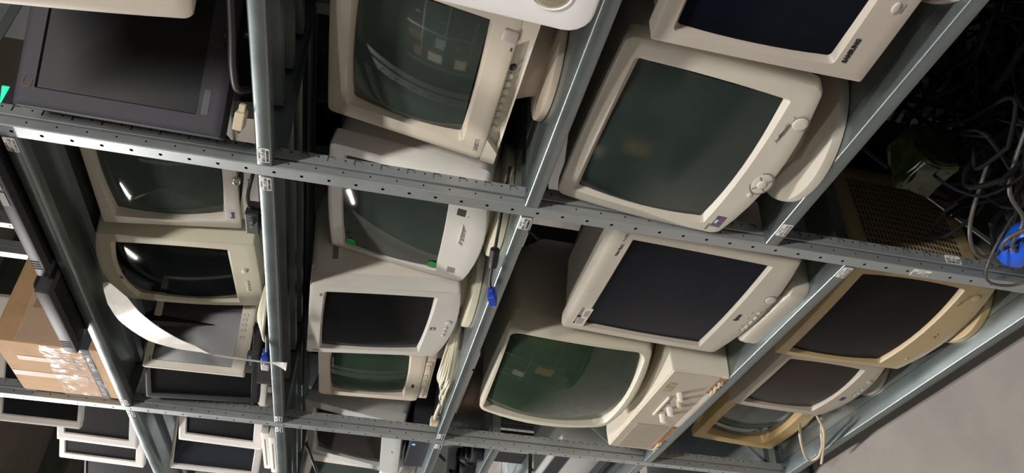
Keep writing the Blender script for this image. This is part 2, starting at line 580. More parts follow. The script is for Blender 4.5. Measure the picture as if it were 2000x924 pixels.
# ------------------------------------------------------------------ monitors
class Mon:
    def __init__(s, name, label, cat, X, Y, Zb, yaw, pit, roll, W, H, ml, mr, mt, mb, base_z, group=None, k=None):
        s.t = thing(name, label, cat, (X, Y, base_z), R(yaw), group)
        s.W, s.H = W, H
        s.rect = (-W / 2, W / 2, 0, H)
        s.scr = (-W / 2 + ml, W / 2 - mr, mb, H - mt)
        s.tf = Matrix.Translation((0, 0, Zb - base_z)) @ Matrix.Rotation(R(pit), 4, 'X') @ Matrix.Rotation(R(roll), 4, 'Y')
        s.zb = Zb - base_z
        s.cx = s.cz = 0.0
        s.bow = (0, 0, 0, 0)

    def fy(s, x, z):
        nx = min(1, abs(2 * x / s.W))
        nz = min(1, abs(2 * z / s.H - 1))
        return -s.cx * (1 - nx * nx) - s.cz * (1 - nz * nz)

    def lp(s, rect, r, y, bow=(0, 0, 0, 0), k=1.0, ns=8):
        return [(x, y + k * s.fy(x, z), z) for x, z in bowed(rrect(*rect, r, ns=ns), rect, bow)]

    def ins(s, rect, d):
        return (rect[0] + d, rect[1] - d, rect[2] + d, rect[3] - d)

    def bezel(s, m, r=0.012, depth=0.035, edge=0.003, bev=0.007, rec=0.012, bow=(0, 0, 0, 0), sbow=(0, 0, 0, 0), cx=0.0, cz=0.0, sr=0.006, flare=0.0, split=False, name='bezel'):
        s.cx, s.cz, s.bow, s.rec, s.sbow, s.sr = cx, cz, bow, rec, sbow, sr
        bm = bmesh.new()
        o, i = s.rect, s.scr
        L = [s.lp(s.ins(o, flare), r, depth, bow, 0.3),
             s.lp(o, r, edge, bow), s.lp(s.ins(o, edge * 0.3), r, edge * 0.3, bow), s.lp(s.ins(o, edge), r, 0, bow)]
        for t in (0.33, 0.66):
            q = tuple(a + (b - a) * t for a, b in zip(s.ins(o, edge), s.ins(i, -bev)))
            bb = tuple(a + (b - a) * t for a, b in zip(bow, sbow))
            L.append(s.lp(q, r + (sr + bev * 0.4 - r) * t, 0, bb))
        L += [s.lp(s.ins(i, -bev), sr + bev * 0.4, 0, sbow), s.lp(i, sr, rec, sbow), s.lp(s.ins(i, 0.0005), sr, rec + 0.012, sbow)]
        loft(bm, L)
        s.bz = obj(name, bm, m, s.t, 35, s.tf)
        return s.bz

    def screen(s, m, bulge=0.012, flat=False):
        bm = bmesh.new()
        i = s.scr
        cx0, cz0 = (i[0] + i[1]) / 2, (i[2] + i[3]) / 2
        L = []
        n = 9
        for k in range(n):
            f = 1 - k / n
            base = bowed(rrect(*i, s.sr), i, s.sbow)
            lp = []
            for x, z in base:
                x2, z2 = cx0 + (x - cx0) * f * 1.002, cz0 + (z - cz0) * f * 1.002
                nx, nz = (x2 - cx0) / (i[1] - i[0]) * 2, (z2 - cz0) / (i[3] - i[2]) * 2
                lp.append((x2, s.rec + 0.001 + s.fy(x2, z2) * 0.9 - bulge * (1 - (nx * nx + nz * nz) / 2), z2))
            L.append(lp)
        rows = loft(bm, L)
        c = bm.verts.new((cx0, s.rec + 0.001 + s.fy(cx0, cz0) * 0.9 - bulge, cz0))
        last = rows[-1]
        for a in range(len(last)):
            bm.faces.new((last[a], last[(a + 1) % len(last)], c))
        return obj('screen', bm, m, s.t, 60, s.tf)

    def housing(s, m, depth=0.40, y0=0.035, full=0.12, neck=(0.5, 0.62), inset=0.004, r=0.02, drop=0.03, top=0.02, vents=True, label=None, slot=False):
        bm = bmesh.new()
        o = s.rect
        q = s.ins(o, inset)
        nw = s.W * neck[0] / 2
        back = (-nw, nw, drop + s.H * 0.08, drop + s.H * 0.08 + s.H * neck[1])
        mid = (-s.W * 0.42, s.W * 0.42, 0.015 + drop * 0.4, s.H - top)
        L = [s.lp(q, r, y0, s.bow, 0.3), s.lp(q, r, full, tuple(b * 0.6 for b in s.bow), 0),
             s.lp(mid, r * 1.5, full + (depth - full) * 0.45, k=0), s.lp(back, r * 1.5, depth - 0.02, k=0), s.lp(s.ins(back, 0.015), r, depth, k=0)]
        loft(bm, L, False, True)
        h = obj('housing', bm, m, s.t, 40, s.tf)
        if vents:
            bm = bmesh.new()
            ya, yb = full + 0.03, full + (depth - full) * 0.42
            za, zb_ = (q[1] + 0.0), (mid[1])
            for k in range(12):
                z = s.H * 0.35 + k * s.H * 0.04
                for sd in (-1, 1):
                    def xs(y):
                        return sd * (q[1] + (mid[1] - q[1]) * (y - full) / ((depth - full) * 0.45))
                    for e in range(1):
                        vs = [(xs(ya) + sd * 0.0006, ya, z), (xs(yb) + sd * 0.0006, yb, z), (xs(yb) + sd * 0.0006, yb, z + 0.004), (xs(ya) + sd * 0.0006, ya, z + 0.004)]
                        bm.faces.new([bm.verts.new(v) for v in vs])
            obj('side_vents', bm, HOLE, h, None, s.tf)
        if slot:
            for sd in (-1, 1):
                X = sd * (q[1] + 0.0003)
                bm = bmesh.new()
                box(bm, min(X, X - sd * 0.004), max(X, X - sd * 0.004), y0 + 0.035, y0 + 0.09, s.H * 0.83, s.H * 0.87, bev=0.001)
                obj('handle_slot', bm, INKG, h, None, s.tf)
        return h

    def top_vents(s, m, y0, y1, n=14):
        bm = bmesh.new()
        for k in range(n):
            y = y0 + (y1 - y0) * k / n
            box(bm, -s.W * 0.3, s.W * 0.3, y, y + 0.004, s.H - 0.006, s.H - 0.0035)
        obj('top_vents', bm, m, s.t, None, s.tf)

    def base(s, m, cx, cy, rx, ry=None, th=0.024, neck=0.09, rect=None):
        """foot standing on the shelf; centre in world axes relative to the monitor"""
        ry = ry or rx
        c = Matrix.Rotation(-s.t.rotation_euler.z, 3, 'Z') @ Vector((cx, cy, 0))
        bm = bmesh.new()
        if rect:
            P = rrect(-rx, rx, -ry, ry, 0.03, 6, 5)
            L = []
            for f, z in ((0.99, 0), (1.0, 0.004), (1.0, th * 0.6), (0.985, th * 0.9), (0.95, th), (0.6, th + 0.006)):
                L.append([(c.x + a * f, c.y + b * f, z) for a, b in P])
            loft(bm, L, True, True)
        else:
            lathe(bm, [(rx * 0.97, 0.0), (rx * 0.995, 0.002), (rx, th * 0.45), (rx * 0.992, th * 0.72), (rx * 0.965, th * 0.78), (rx * 0.75, th * 0.85 + 0.003), (rx * 0.5, th + 0.004)], 64, sy=ry / rx, cx=c.x, cy=c.y)
        b = obj('swivel_base', bm, m, s.t, 40)
        bm = bmesh.new()
        zt = s.zb + 0.03
        lathe(bm, [(neck * 1.0, th), (neck, th + 0.004), (neck * 1.12, th + (zt - th) * 0.45), (neck * 1.35, zt)], 32, cx=c.x, cy=c.y + 0.01)
        obj('swivel_neck', bm, m, s.t, 40)
        return b

    def button(s, x, z, rx=0.005, rz=None, h=0.0025, m=None, name='button', ring=False, n=16, sq=False):
        rz = rz or rx
        y = s.fy(x, max(0, z))
        bm = bmesh.new()
        if sq:
            P = rrect(-rx, rx, -rz, rz, min(rx, rz) * 0.25, 1, 3)
            loft(bm, [[(x + a * f, y - d, z + b * f) for a, b in P] for f, d in ((1, -0.002), (1, h * 0.7), (0.9, h))], True, True)
        else:
            for k in [0]:
                L = []
                for f, d in ((1, -0.002), (1, h * 0.5), (0.9, h * 0.85), (0.6, h), (0.1, h * 1.05)):
                    L.append([(x + rx * f * math.cos(2 * PI * a / n), y - d, z + rz * f * math.sin(2 * PI * a / n)) for a in range(n)])
                loft(bm, L, True, True)
        b = obj(name, bm, m or s.bz.data.materials[0], s.t, 50, s.tf)
        if ring:
            bm = bmesh.new()
            L = [[(x + (rx * f) * math.cos(2 * PI * a / n), y - d, z + (rz * f) * math.sin(2 * PI * a / n)) for a in range(n)] for f, d in ((1.04, 0.0004), (1.16, 0.0004))]
            loft(bm, L)
            obj('button_rim', bm, INKG, b, None, s.tf)
        return b

    def patch(s, x, z, w, h, m, name='sticker', r=0.001, th=0.0005, rot=0):
        bm = bmesh.new()
        P = rrect(-w / 2, w / 2, -h / 2, h / 2, r, 1, 3)
        c, sn = math.cos(rot), math.sin(rot)
        Q = [(x + a * c - b * sn, z + a * sn + b * c) for a, b in P]
        loft(bm, [[(a, s.fy(a, max(b, 0)) - d, b) for a, b in Q] for d in (-0.0005, th)], True, True)
        return obj(name, bm, m, s.t, None, s.tf)

    def txt(s, str_, x, z, size, m=INKG, name='lettering', parent=None, **k):
        return text(name, str_, size, m, parent or s.t, s.tf, x, z, s.fy(x + 0.015, max(z, 0)) - 0.0006, **k)


# --- bay A, shelf 2: beige monitor with a row of dials
C_UNI = plastic('warm_beige_plastic', '#CFC4B2')
C_UNID = plastic('taupe_swivel_plastic', '#B9AA98')
G_GREY = glass('grey_green_picture_tube', '#3C443F', 0.05)
G_DGREEN = glass('dark_green_picture_tube', '#2A3430', 0.12)
G_DARK = glass('dark_picture_tube', '#0E1011', 0.08, 0.18)
G_BLUE = glass('blue_black_picture_tube', '#0F131C', 0.14, 0.09)
G_TERM = glass('green_phosphor_tube', '#2C3D2E', 0.05)
G_BROWN = glass('brown_black_picture_tube', '#151415', 0.3, 0.07)
G_UMB = glass('umber_picture_tube', '#2C2523', 0.3, 0.12)

m = Mon('crt_monitor', 'beige tube monitor with a row of small round dials along its chin', 'monitor', 0.192, 0.074, 1.322, -5.6, -10.8, 0.1, 0.400, 0.330, 0.052, 0.052, 0.046, 0.077, 1.260)
full = m.rect
m.rect = (full[0], full[1], 0.026, full[3])
m.bezel(C_UNI, r=0.012, depth=0.05, edge=0.005, bev=0.010, rec=0.016, cx=0.004)
m.rect = full
m.screen(G_GREY, 0.020)
m.housing(C_UNI, y0=0.045, full=0.16, r=0.02, depth=0.40)
bm = bmesh.new()
P = [(0.0, 0.03), (0.006, 0.028), (0.016, 0.008), (0.011, 0.0), (0.05, 0.0), (0.05, 0.03)]
loft(bm, [[(x, a, b) for a, b in P] for x in (-0.197, 0.197)], True, True)
cp = obj('control_panel', bm, C_UNI, m.t, 30, m.tf)
for k in range(9):
    x = -0.100 + k * 0.0205
    bm = bmesh.new()
    L = [[(x + 0.0075 * f * math.cos(2 * PI * a / 14), 0.012 + d, 0.021 + 0.006 * f * math.sin(2 * PI * a / 14)) for a in range(14)] for f, d in ((1, 0.004), (1, -0.004), (0.85, -0.006))]
    loft(bm, L, True, True)
    obj('dial', bm, C_UNI if k != 8 else BLACKP, m.t, 50, m.tf)
for s_ in (-1, 1):
    bm = bmesh.new()
    x0, x1 = (-0.199, -0.165) if s_ < 0 else (0.150, 0.199)
    xt = x1 + 0.035 if s_ < 0 else x0 - 0.03
    a, b = (x0, x1) if s_ < 0 else (x1, x0)
    pts = [(a, 0.001, 0.0), (b, 0.001, 0.0), (xt, 0.001, 0.028), (a, 0.001, 0.028)]
    loft(bm, [[p for p in pts], [(p[0], 0.04, p[2]) for p in pts]], True, True)
    obj('chin_corner', bm, C_UNI, m.t, None, m.tf)
m.button(0.139, 0.039, 0.0125, 0.012, 0.0018, plastic('pinkish_grey_button', '#B3A49C'), 'power_button', sq=True)
m.patch(0.112, 0.032, 0.008, 0.0025, INK, 'indicator_light')
m.txt('UNISYS', -0.172, 0.038, 0.0115, INKG, 'brand_lettering')
m.base(C_UNID, 0.015, 0.112, 0.120, th=0.017, neck=0.085)

# --- bay A, shelf 3: round based monitor
C_LG = plastic('pale_grey_beige_plastic', '#C9C2B5')
m = Mon('crt_monitor', 'grey beige tube monitor with round four-way control wheel and red-underlined lettering', 'monitor', 0.1981, 0.003016, 0.8781, 0.8, -6, 1, 0.3883, 0.3226, 0.0367, 0.0386, 0.0328, 0.0483, 0.7780)
m.bezel(C_LG, r=0.014, depth=0.03, edge=0.007, bev=0.008, rec=0.010, bow=(0.004, 0.008, 0.006, 0.020), sbow=(0.006, 0.004, 0.003, 0.004), cx=0.012, cz=0.004, sr=0.003)
m.screen(G_DGREEN, 0.010)
m.housing(C_LG, y0=0.03, full=0.14, r=0.03, depth=0.41, slot=False)
m.button(0.124, 0.004, 0.0135, 0.0125, 0.003, None, 'power_button', ring=True)
m.button(-0.021, -0.004, 0.025, 0.0165, 0.002, None, 'control_wheel', ring=True, n=24)
m.button(-0.021, -0.004, 0.0105, 0.0085, 0.0045, None, 'menu_button', ring=True)
for a in range(4):
    an = PI / 4 + a * PI / 2
    m.patch(-0.021 + 0.0175 * math.cos(an), -0.004 + 0.012 * math.sin(an), 0.009, 0.0016, INKG, 'wheel_groove', rot=an, th=0.0028)
m.button(-0.055, 0.002, 0.005, 0.0045, 0.003)
m.txt('Studioworks', 0.076, 0.0195, 0.0088, INK, 'series_lettering', shear=0.4)
m.txt('700S', 0.127, 0.0175, 0.0045, INKG, 'model_lettering')
bm = bmesh.new()
tube(bm, [(0.080, m.fy(0.1, 0) - 0.0005, 0.0165), (0.10, m.fy(0.1, 0) - 0.0005, 0.0170), (0.118, m.fy(0.12, 0) - 0.0005, 0.0180)], 0.0006, 6)
obj('underline', bm, REDINK, m.t, None, m.tf)
st = m.patch(-0.150, 0.017, 0.036, 0.018, mat('holographic_sticker', '#6B7480', 0.3, 0.4, 0.2, 60), 'sticker')
for dx, dz, w, hh, c in ((0.010, -0.003, 0.014, 0.009, '#7A3E6B'), (0.011, 0.005, 0.010, 0.005, '#3A3C86'), (-0.008, -0.002, 0.010, 0.010, '#4F5C62'), (0.0, 0.004, 0.012, 0.004, '#D9D7DA')):
    p = m.patch(-0.150 + dx, 0.017 + dz, w, hh, mat('sticker_ink', c, 0.4, 0, 0), 'sticker_print', th=0.0008)
    p.parent = st
m.patch(-0.172, 0.029, 0.022, 0.004, INKG, 'small_print', th=0.0003)
m.base(C_LG, 0.0, 0.132, 0.145, th=0.026, neck=0.09)

# --- bay A, shelf 3: samsung, in front of the round based one
C_SAM = plastic('pinkish_grey_plastic', '#BAB1A5')
m = Mon('crt_monitor', 'pinkish grey tube monitor lettered SAMSUNG, cut off by the top of the photo', 'monitor', 0.648, 0.001, 0.846, 3.5, -1.2, -0.2, 0.430, 0.330, 0.027, 0.027, 0.031, 0.062, 0.778)
m.bezel(C_SAM, r=0.004, depth=0.04, edge=0.002, bev=0.006, rec=0.011, sbow=(0.003, 0.003, 0.002, 0.002), bow=(0.001, 0.001, 0.001, 0.004))
m.screen(G_BLUE, 0.006)
m.housing(C_SAM, y0=0.04, full=0.13, r=0.02, depth=0.42)
m.txt('SAMSUNG', -0.187, 0.041, 0.0098, INK, 'brand_lettering', bold=0.0005, sx=0.95)
m.button(-0.086, 0.024, 0.009, 0.0055, 0.003)
m.button(-0.050, 0.024, 0.009, 0.0055, 0.003)
m.patch(-0.086, 0.013, 0.015, 0.002, INKG, 'small_print')
m.patch(-0.050, 0.013, 0.015, 0.002, INKG, 'small_print')
m.button(0.02, 0.024, 0.012, 0.010, 0.003, None, 'power_button', ring=True)
m.base(C_SAM, 0.02, 0.135, 0.150, th=0.024)

# --- bay A, shelf 1: black flat monitor
C_BLK = mat('charcoal_plastic', '#2C2B32', 0.55, 0, 0.05, 5, 0.1, 400, spec=0.25)
m = Mon('flat_monitor', 'black flat monitor with wide frame and four round buttons, turned towards the aisle end', 'monitor', 0.196, 0.166, 1.793, 56.3, -5.0, 0.9, 0.438, 0.337, 0.034, 0.034, 0.032, 0.047, 1.744)
m.bezel(C_BLK, r=0.004, depth=0.028, edge=0.002, bev=0.002, rec=0.003, sr=0.001)
m.screen(BLACKM, 0.0)
m.housing(C_BLK, y0=0.028, full=0.045, depth=0.075, neck=(0.6, 0.6), r=0.01, vents=True)
for x in (-0.013, -0.030, -0.046):
    m.button(x, 0.020, 0.0045, 0.004, 0.003, BLACKP)
m.button(-0.064, 0.0205, 0.003, 0.003, 0.003, BLACKP)
m.button(0.004, 0.023, 0.0055, 0.005, 0.003, BLACKP, 'power_button')
m.patch(-0.164, 0.0325, 0.042, 0.011, BLACKP, 'dark_sticker')
LOGO = mat('copper_logo_ink', '#8A5A48', 0.5, 0, 0)
bm = bmesh.new()
tube(bm, [(-0.178 + 0.010 * math.cos(a), -0.0004, 0.319 + 0.007 * math.sin(a)) for a in [k * PI / 5 for k in range(1, 9)]], 0.0008, 6, 3)
obj('ring_logo', bm, LOGO, m.t, None, m.tf)
bm = bmesh.new()
P = rrect(-0.03, 0.03, 0.03, 0.055, 0.01)
loft(bm, [[(a, b, z) for a, b in P] for z in (0.008, 0.12)], True, True)
obj('stand_neck', bm, BLACKP, m.t, 40)
bm = bmesh.new()
lathe(bm, [(0.12, 0), (0.12, 0.008), (0.10, 0.014)], 40, sy=0.8, cy=0.045)
obj('stand_foot', bm, BLACKP, m.t, 40)

# --- bay A, shelf 1: beige monitor cut off by the photo's top edge
m = Mon('crt_monitor', 'yellowish beige tube monitor edge at the top, in front of the black flat monitor', 'monitor', 0.530, -0.030, 1.812, -0.6, 6.9, -0.6, 0.400, 0.390, 0.04, 0.04, 0.04, 0.075, 1.744)
m.bezel(C_UNI, r=0.012, depth=0.04, edge=0.006, bow=(0.004, 0.004, 0, 0.012))
m.screen(G_GREY, 0.015)
m.housing(C_UNI, y0=0.04, full=0.14)
m.base(C_UNI, 0.0, 0.11, 0.12, th=0.022)

# --- bay A, shelf 2: white all-in-one with speaker
C_WHT = mat('glossy_white_plastic', '#EDEBE8', 0.22, 0, 0.02, 5)
m = Mon('all_in_one_computer', 'glossy white rounded computer with a round speaker grille in its corner', 'computer', 0.655, -0.050, 1.278, 2.0, -4.0, 0, 0.40, 0.40, 0.055, 0.055, 0.035, 0.108, 1.260)
m.bezel(C_WHT, r=0.035, depth=0.05, edge=0.006, bev=0.004, rec=0.008, cx=0.004)
m.screen(G_DARK, 0.004)
m.housing(C_WHT, y0=0.05, full=0.12, r=0.04, depth=0.40, vents=False, drop=0.06)
m.base(C_WHT, 0, 0.16, 0.12, th=0.01)
GR = mat('speaker_mesh_cream', '#CFC3A4', 0.5, 0.3, 0.05, 60)
for sx in (-1, 1):
    bm = bmesh.new()
    cx, cz = sx * 0.140, 0.064
    L = [[(cx + f * math.cos(2 * PI * a / 40), m.fy(cx, cz) - d, cz + f * math.sin(2 * PI * a / 40)) for a in range(40)] for f, d in ((0.031, -0.0006), (0.0295, 0.0018), (0.028, 0.0018), (0.026, -0.002))]
    loft(bm, L)
    rim = obj('speaker_rim', bm, C_WHT, m.t, 50, m.tf)
    bm = bmesh.new()
    L = [[(cx + f * math.cos(2 * PI * a / 40), m.fy(cx, cz) - d, cz + f * math.sin(2 * PI * a / 40)) for a in range(40)] for f, d in ((0.0262, 0.0008), (0.02, 0.0014), (0.01, 0.0020), (0.001, 0.0022))]
    loft(bm, L, False, True)
    gr = obj('speaker_grille', bm, GR, m.t, 50, m.tf)
    bm = bmesh.new()
    for rr in range(1, 11):
        nn = int(6 * rr)
        for a in range(nn):
            an = 2 * PI * a / nn
            px, pz = cx + rr * 0.0023 * math.cos(an), cz + rr * 0.0023 * math.sin(an)
            y = m.fy(cx, cz) - 0.0025 + (rr * 0.0023 / 0.026) ** 2 * 0.0014
            q = 0.0006
            bm.faces.new([bm.verts.new(v) for v in ((px - q, y, pz - q), (px + q, y, pz - q), (px + q, y, pz + q), (px - q, y, pz + q))])
    obj('grille_holes', bm, HOLE, gr, None, m.tf)
m.button(0.0, 0.05, 0.02, 0.004, 0.0015, LAMPB, 'disc_slot_cover', sq=True)
m.button(-0.045, 0.052, 0.010, 0.006, 0.0015, LAMPB, 'round_port')

# --- bay B, shelf 1
C_SCO = plastic('off_white_plastic', '#DAD2C4')
m = Mon('crt_monitor', 'off white tube monitor with small lettered sticker and curved lower panel', 'monitor', -0.2227, 0.1425, 1.823, 0.4, 7, 0.1, 0.3915, 0.2878, 0.0349, 0.0349, 0.0317, 0.0391, 1.7430)
m.bezel(C_SCO, r=0.006, depth=0.045, edge=0.003, bev=0.007, rec=0.020, cx=0.0, sr=0.003, sbow=(0.006, 0.006, 0.006, 0.006))
m.screen(G_GREY, 0.018)
m.housing(C_SCO, y0=0.045, full=0.15, depth=0.40, slot=True)
bm = bmesh.new()
P = []
n = 24
top = [(-0.165 + 0.33 * k / n, 0.001 - 0.004 - 0.014 * (0.5 - 0.5 * math.cos(2 * PI * min(1, max(0, (k / n - 0.05) / 0.9))))) for k in range(n + 1)]
pts = [(-0.165, -0.040), (0.165, -0.040)] + [(x, z + 0.004) for x, z in reversed(top)]
loft(bm, [[(x, y, z) for x, z in pts] for y in (0.006, 0.05)], True, True)
obj('control_panel', bm, C_SCO, m.t, 40, m.tf)
for k in range(7):
    m.patch(-0.085 + k * 0.011, -0.022, 0.0022, 0.0022, INK, 'control_slot', th=-0.004)
m.button(-0.022, 0.002, 0.013, 0.009, 0.004, METALC, 'power_button')
st = m.patch(-0.142, 0.018, 0.030, 0.015, mat('sticker_lilac', '#CFC6CF', 0.4, 0, 0.05, 40), 'sticker')
m.txt('Scott', -0.156, 0.013, 0.011, mat('navy_ink', '#2A2C58', 0.5, 0, 0), 'sticker_lettering', parent=st, bold=0.0006)
bm = bmesh.new()
lathe(bm, [(0.11, 0), (0.11, 0.006), (0.09, 0.03), (0.085, 0.07)], 36, cy=0.13)
obj('swivel_base', bm, C_SCO, m.t, 40)

C_CUR = plastic('yellowed_white_plastic', '#D3CCB4')
m = Mon('crt_monitor', 'yellowed white tube monitor with strongly curved top edge, plastic strap hanging from it', 'monitor', -0.6283, 0.1465, 1.7945, -7.6000, 4.9000, 0.5000, 0.3729, 0.3341, 0.0351, 0.0351, 0.0323, 0.0630, 1.7430)
m.bezel(C_CUR, r=0.006, depth=0.05, edge=0.004, bev=0.007, rec=0.010, bow=(0.010, 0.003, 0.024, 0.006), sbow=(0.006, 0.006, 0.014, 0.002), cx=0.014, cz=0.004, sr=0.003)
m.screen(G_DARK, 0.012)
m.housing(C_CUR, y0=0.05, full=0.10, depth=0.40, r=0.02, top=0.08, neck=(0.5, 0.5))
m.button(0.063, 0.028, 0.009, 0.007, 0.004, None, 'power_button')
for x in (0.0, -0.017, -0.034, -0.050):
    m.button(x, 0.026, 0.004, 0.0045, 0.003)
m.patch(0.052, 0.029, 0.004, 0.004, INK, 'indicator_light')
m.patch(-0.02, 0.318, 0.012, 0.006, INKG, 'emblem')
m.base(C_CUR, 0.0, 0.12, 0.11, th=0.018)

C_WLC = plastic('ivory_plastic', '#E2DACA')
m = Mon('flat_monitor', 'ivory framed flat monitor with six round buttons behind the white plastic strap', 'monitor', -0.8586, 0.1787, 1.8196, 71.5000, -3.9000, -0.3000, 0.3612, 0.2608, 0.0217, 0.0217, 0.0186, 0.0352, 1.7430)
m.bezel(C_WLC, r=0.003, depth=0.022, edge=0.002, bev=0.002, rec=0.003, sr=0.001)
m.screen(mat('grey_lcd_panel', '#3A3B3D', 0.24, 0, 0.05, 3), 0.0)
m.housing(C_WLC, y0=0.022, full=0.035, depth=0.06, neck=(0.6, 0.6), r=0.01)
for k, x in enumerate((0.004, -0.016, -0.029, -0.044, -0.058, -0.078)):
    m.button(x, 0.0185, 0.0042, 0.0038, 0.002, ring=True)
    m.patch(x, 0.026, 0.006, 0.0012, INKG, 'small_print')
m.patch(-0.158, 0.246, 0.014, 0.003, INKG, 'brand_print')
bm = bmesh.new()
P = rrect(-0.03, 0.03, 0.02, 0.045, 0.01)
loft(bm, [[(a, b, z) for a, b in P] for z in (0.008, 0.12)], True, True)
obj('stand_neck', bm, C_WLC, m.t, 40)
bm = bmesh.new()
lathe(bm, [(0.10, 0), (0.10, 0.008), (0.085, 0.014)], 40, sy=0.85, cy=0.03)
obj('stand_foot', bm, C_WLC, m.t, 40)
st = m.patch(-0.140, -0.012, 0.060, 0.022, BLACKP, 'black_sticker')
p = m.patch(-0.130, -0.008, 0.010, 0.010, mat('sky_blue_ink', '#3F86C8', 0.4, 0, 0), 'blue_square', th=0.0009)
p.parent = st
m.txt('e2', -0.150, -0.016, 0.010, PAPER, 'sticker_lettering', parent=st)

m = Mon('flat_monitor', 'dark flat monitor half hidden below the ivory framed one, by the second upright', 'monitor', -1.0190, 0.0870, 1.7930, 22.0, 4.0, -0.4, 0.285, 0.308, 0.018, 0.018, 0.016, 0.024, 1.743)
m.bezel(BLACKP, r=0.004, depth=0.03, edge=0.002, bev=0.002, rec=0.003, sr=0.001)
m.screen(BLACKM, 0.0)
m.housing(BLACKP, y0=0.03, full=0.045, depth=0.07, neck=(0.6, 0.6), r=0.01)
bm = bmesh.new()
P = rrect(-0.05, 0.05, -0.02, 0.10, 0.01)
loft(bm, [[(a, b, z) for a, b in P] for z in (0.0, 0.055)], True, True)
obj('stand_foot', bm, BLACKP, m.t, 40)

# --- bay B, shelf 2
C_GRN = plastic('cool_white_plastic', '#D5D1CA')
m = Mon('crt_monitor', 'cool white tube monitor with green film corners on its screen', 'monitor', -0.2363, 0.07665, 1.32, -3.4, -10, -1.9, 0.3856, 0.3147, 0.0263, 0.0263, 0.0344, 0.0678, 1.2610)
m.bezel(C_GRN, r=0.010, depth=0.04, edge=0.006, bev=0.004, rec=0.008, bow=(0.006, 0.006, 0.004, 0.024), sbow=(0.004, 0.004, 0.003, 0.002), cx=0.008, sr=0.003)
m.screen(G_GREY, 0.012)
m.housing(C_GRN, y0=0.04, full=0.22, depth=0.42, slot=True, inset=0.006)
GF = mat('green_film', '#1F9E4B', 0.35, 0, 0.04, 30)
for cx_, cz_ in ((-0.147, 0.267), (-0.147, 0.076)):
    bm = bmesh.new()
    y = m.fy(cx_, cz_) + 0.004
    sg = -1 if cz_ > 0.2 else 1
    pts = [(-0.163, cz_ - sg * 0.010), (-0.140, cz_ - sg * 0.010), (-0.137, cz_ + sg * 0.004), (-0.145, cz_ + sg * 0.010), (-0.163, cz_ + sg * 0.011)]
    loft(bm, [[(a, y + d, b) for a, b in pts] for d in (0, 0.0008)], True, True)
    obj('green_corner_film', bm, GF, m.t, None, m.tf)
m.patch(0.095, 0.036, 0.022, 0.018, BLACKP, 'black_sticker')
m.patch(-0.142, 0.031, 0.024, 0.018, mat('grey_sticker_foil', '#8B8C8E', 0.4, 0.3, 0.05), 'grey_sticker')
m.patch(0.087, 0.020, 0.0022, 0.0022, INK, 'indicator_light')
for x, z, rx in ((0.032, 0.023, 0.006), (0.013, 0.023, 0.006), (-0.002, 0.023, 0.006), (-0.020, 0.024, 0.006)):
    m.button(x, z, rx * 0.8, 0.0042, 0.002)
m.base(C_CUR, 0.02, 0.10, 0.125, th=0.026)

C_HP = plastic('light_grey_plastic', '#CDC8C0')
C_HPS = plastic('light_ivory_housing', '#DDD6C8')
m = Mon('crt_monitor', 'light grey tube monitor with small square logo and round orange sticker at its upper corner', 'monitor', -0.6454, 0.0843, 1.3169, -4.5000, 5.8000, 1.5000, 0.4006, 0.3424, 0.0368, 0.0368, 0.0378, 0.0542, 1.2610)
m.bezel(C_HP, r=0.008, depth=0.035, edge=0.002, bev=0.006, rec=0.010, bow=(0, 0, 0, 0.020), sbow=(0.002, 0.002, 0.002, 0.002), cx=0.003, sr=0.003)
m.screen(G_DARK, 0.008)
m.housing(C_HPS, y0=0.034, full=0.20, depth=0.42, inset=0.0005, slot=True, r=0.015, drop=0.02)
st = m.patch(-0.006, 0.034, 0.016, 0.014, mat('slate_logo', '#4A5663', 0.4, 0, 0), 'logo_plate')
m.txt('hp', -0.011, 0.031, 0.010, PAPER, 'logo_lettering', parent=st, shear=0.3)
m.button(0.035, 0.001, 0.010, 0.0085, 0.003, None, 'power_button', ring=True)
for x in (-0.000, -0.022, -0.043):
    m.button(x, 0.002, 0.0055, 0.0048, 0.003, ring=True)
m.button(0.015, 0.002, 0.002, 0.002, 0.002)
m.patch(0.153, 0.317, 0.013, 0.006, INKG, 'brand_print')
bm = bmesh.new()
loft(bm, [[(-0.178 + 0.010 * math.cos(2 * PI * a / 20), -d, 0.320 + 0.009 * math.sin(2 * PI * a / 20)) for a in range(20)] for d in (-0.0005, 0.0006)], True, True)
obj('orange_sticker', bm, mat('orange_brown_sticker', '#B0785A', 0.5, 0, 0.1, 60), m.t, None, m.tf)
bm = bmesh.new()
pts = [(-0.015, 0.334), (0.028, 0.333), (-0.002, 0.308), (-0.012, 0.314)]
loft(bm, [[(a, -d, b) for a, b in pts] for d in (-0.0005, 0.0008)], True, True)
obj('torn_label', bm, mat('torn_paper', '#E6E0D4', 0.7, 0, 0.05), m.t, None, m.tf)
m.base(C_CUR, 0.085, 0.120, 0.160, 0.135, th=0.024, neck=0.10)

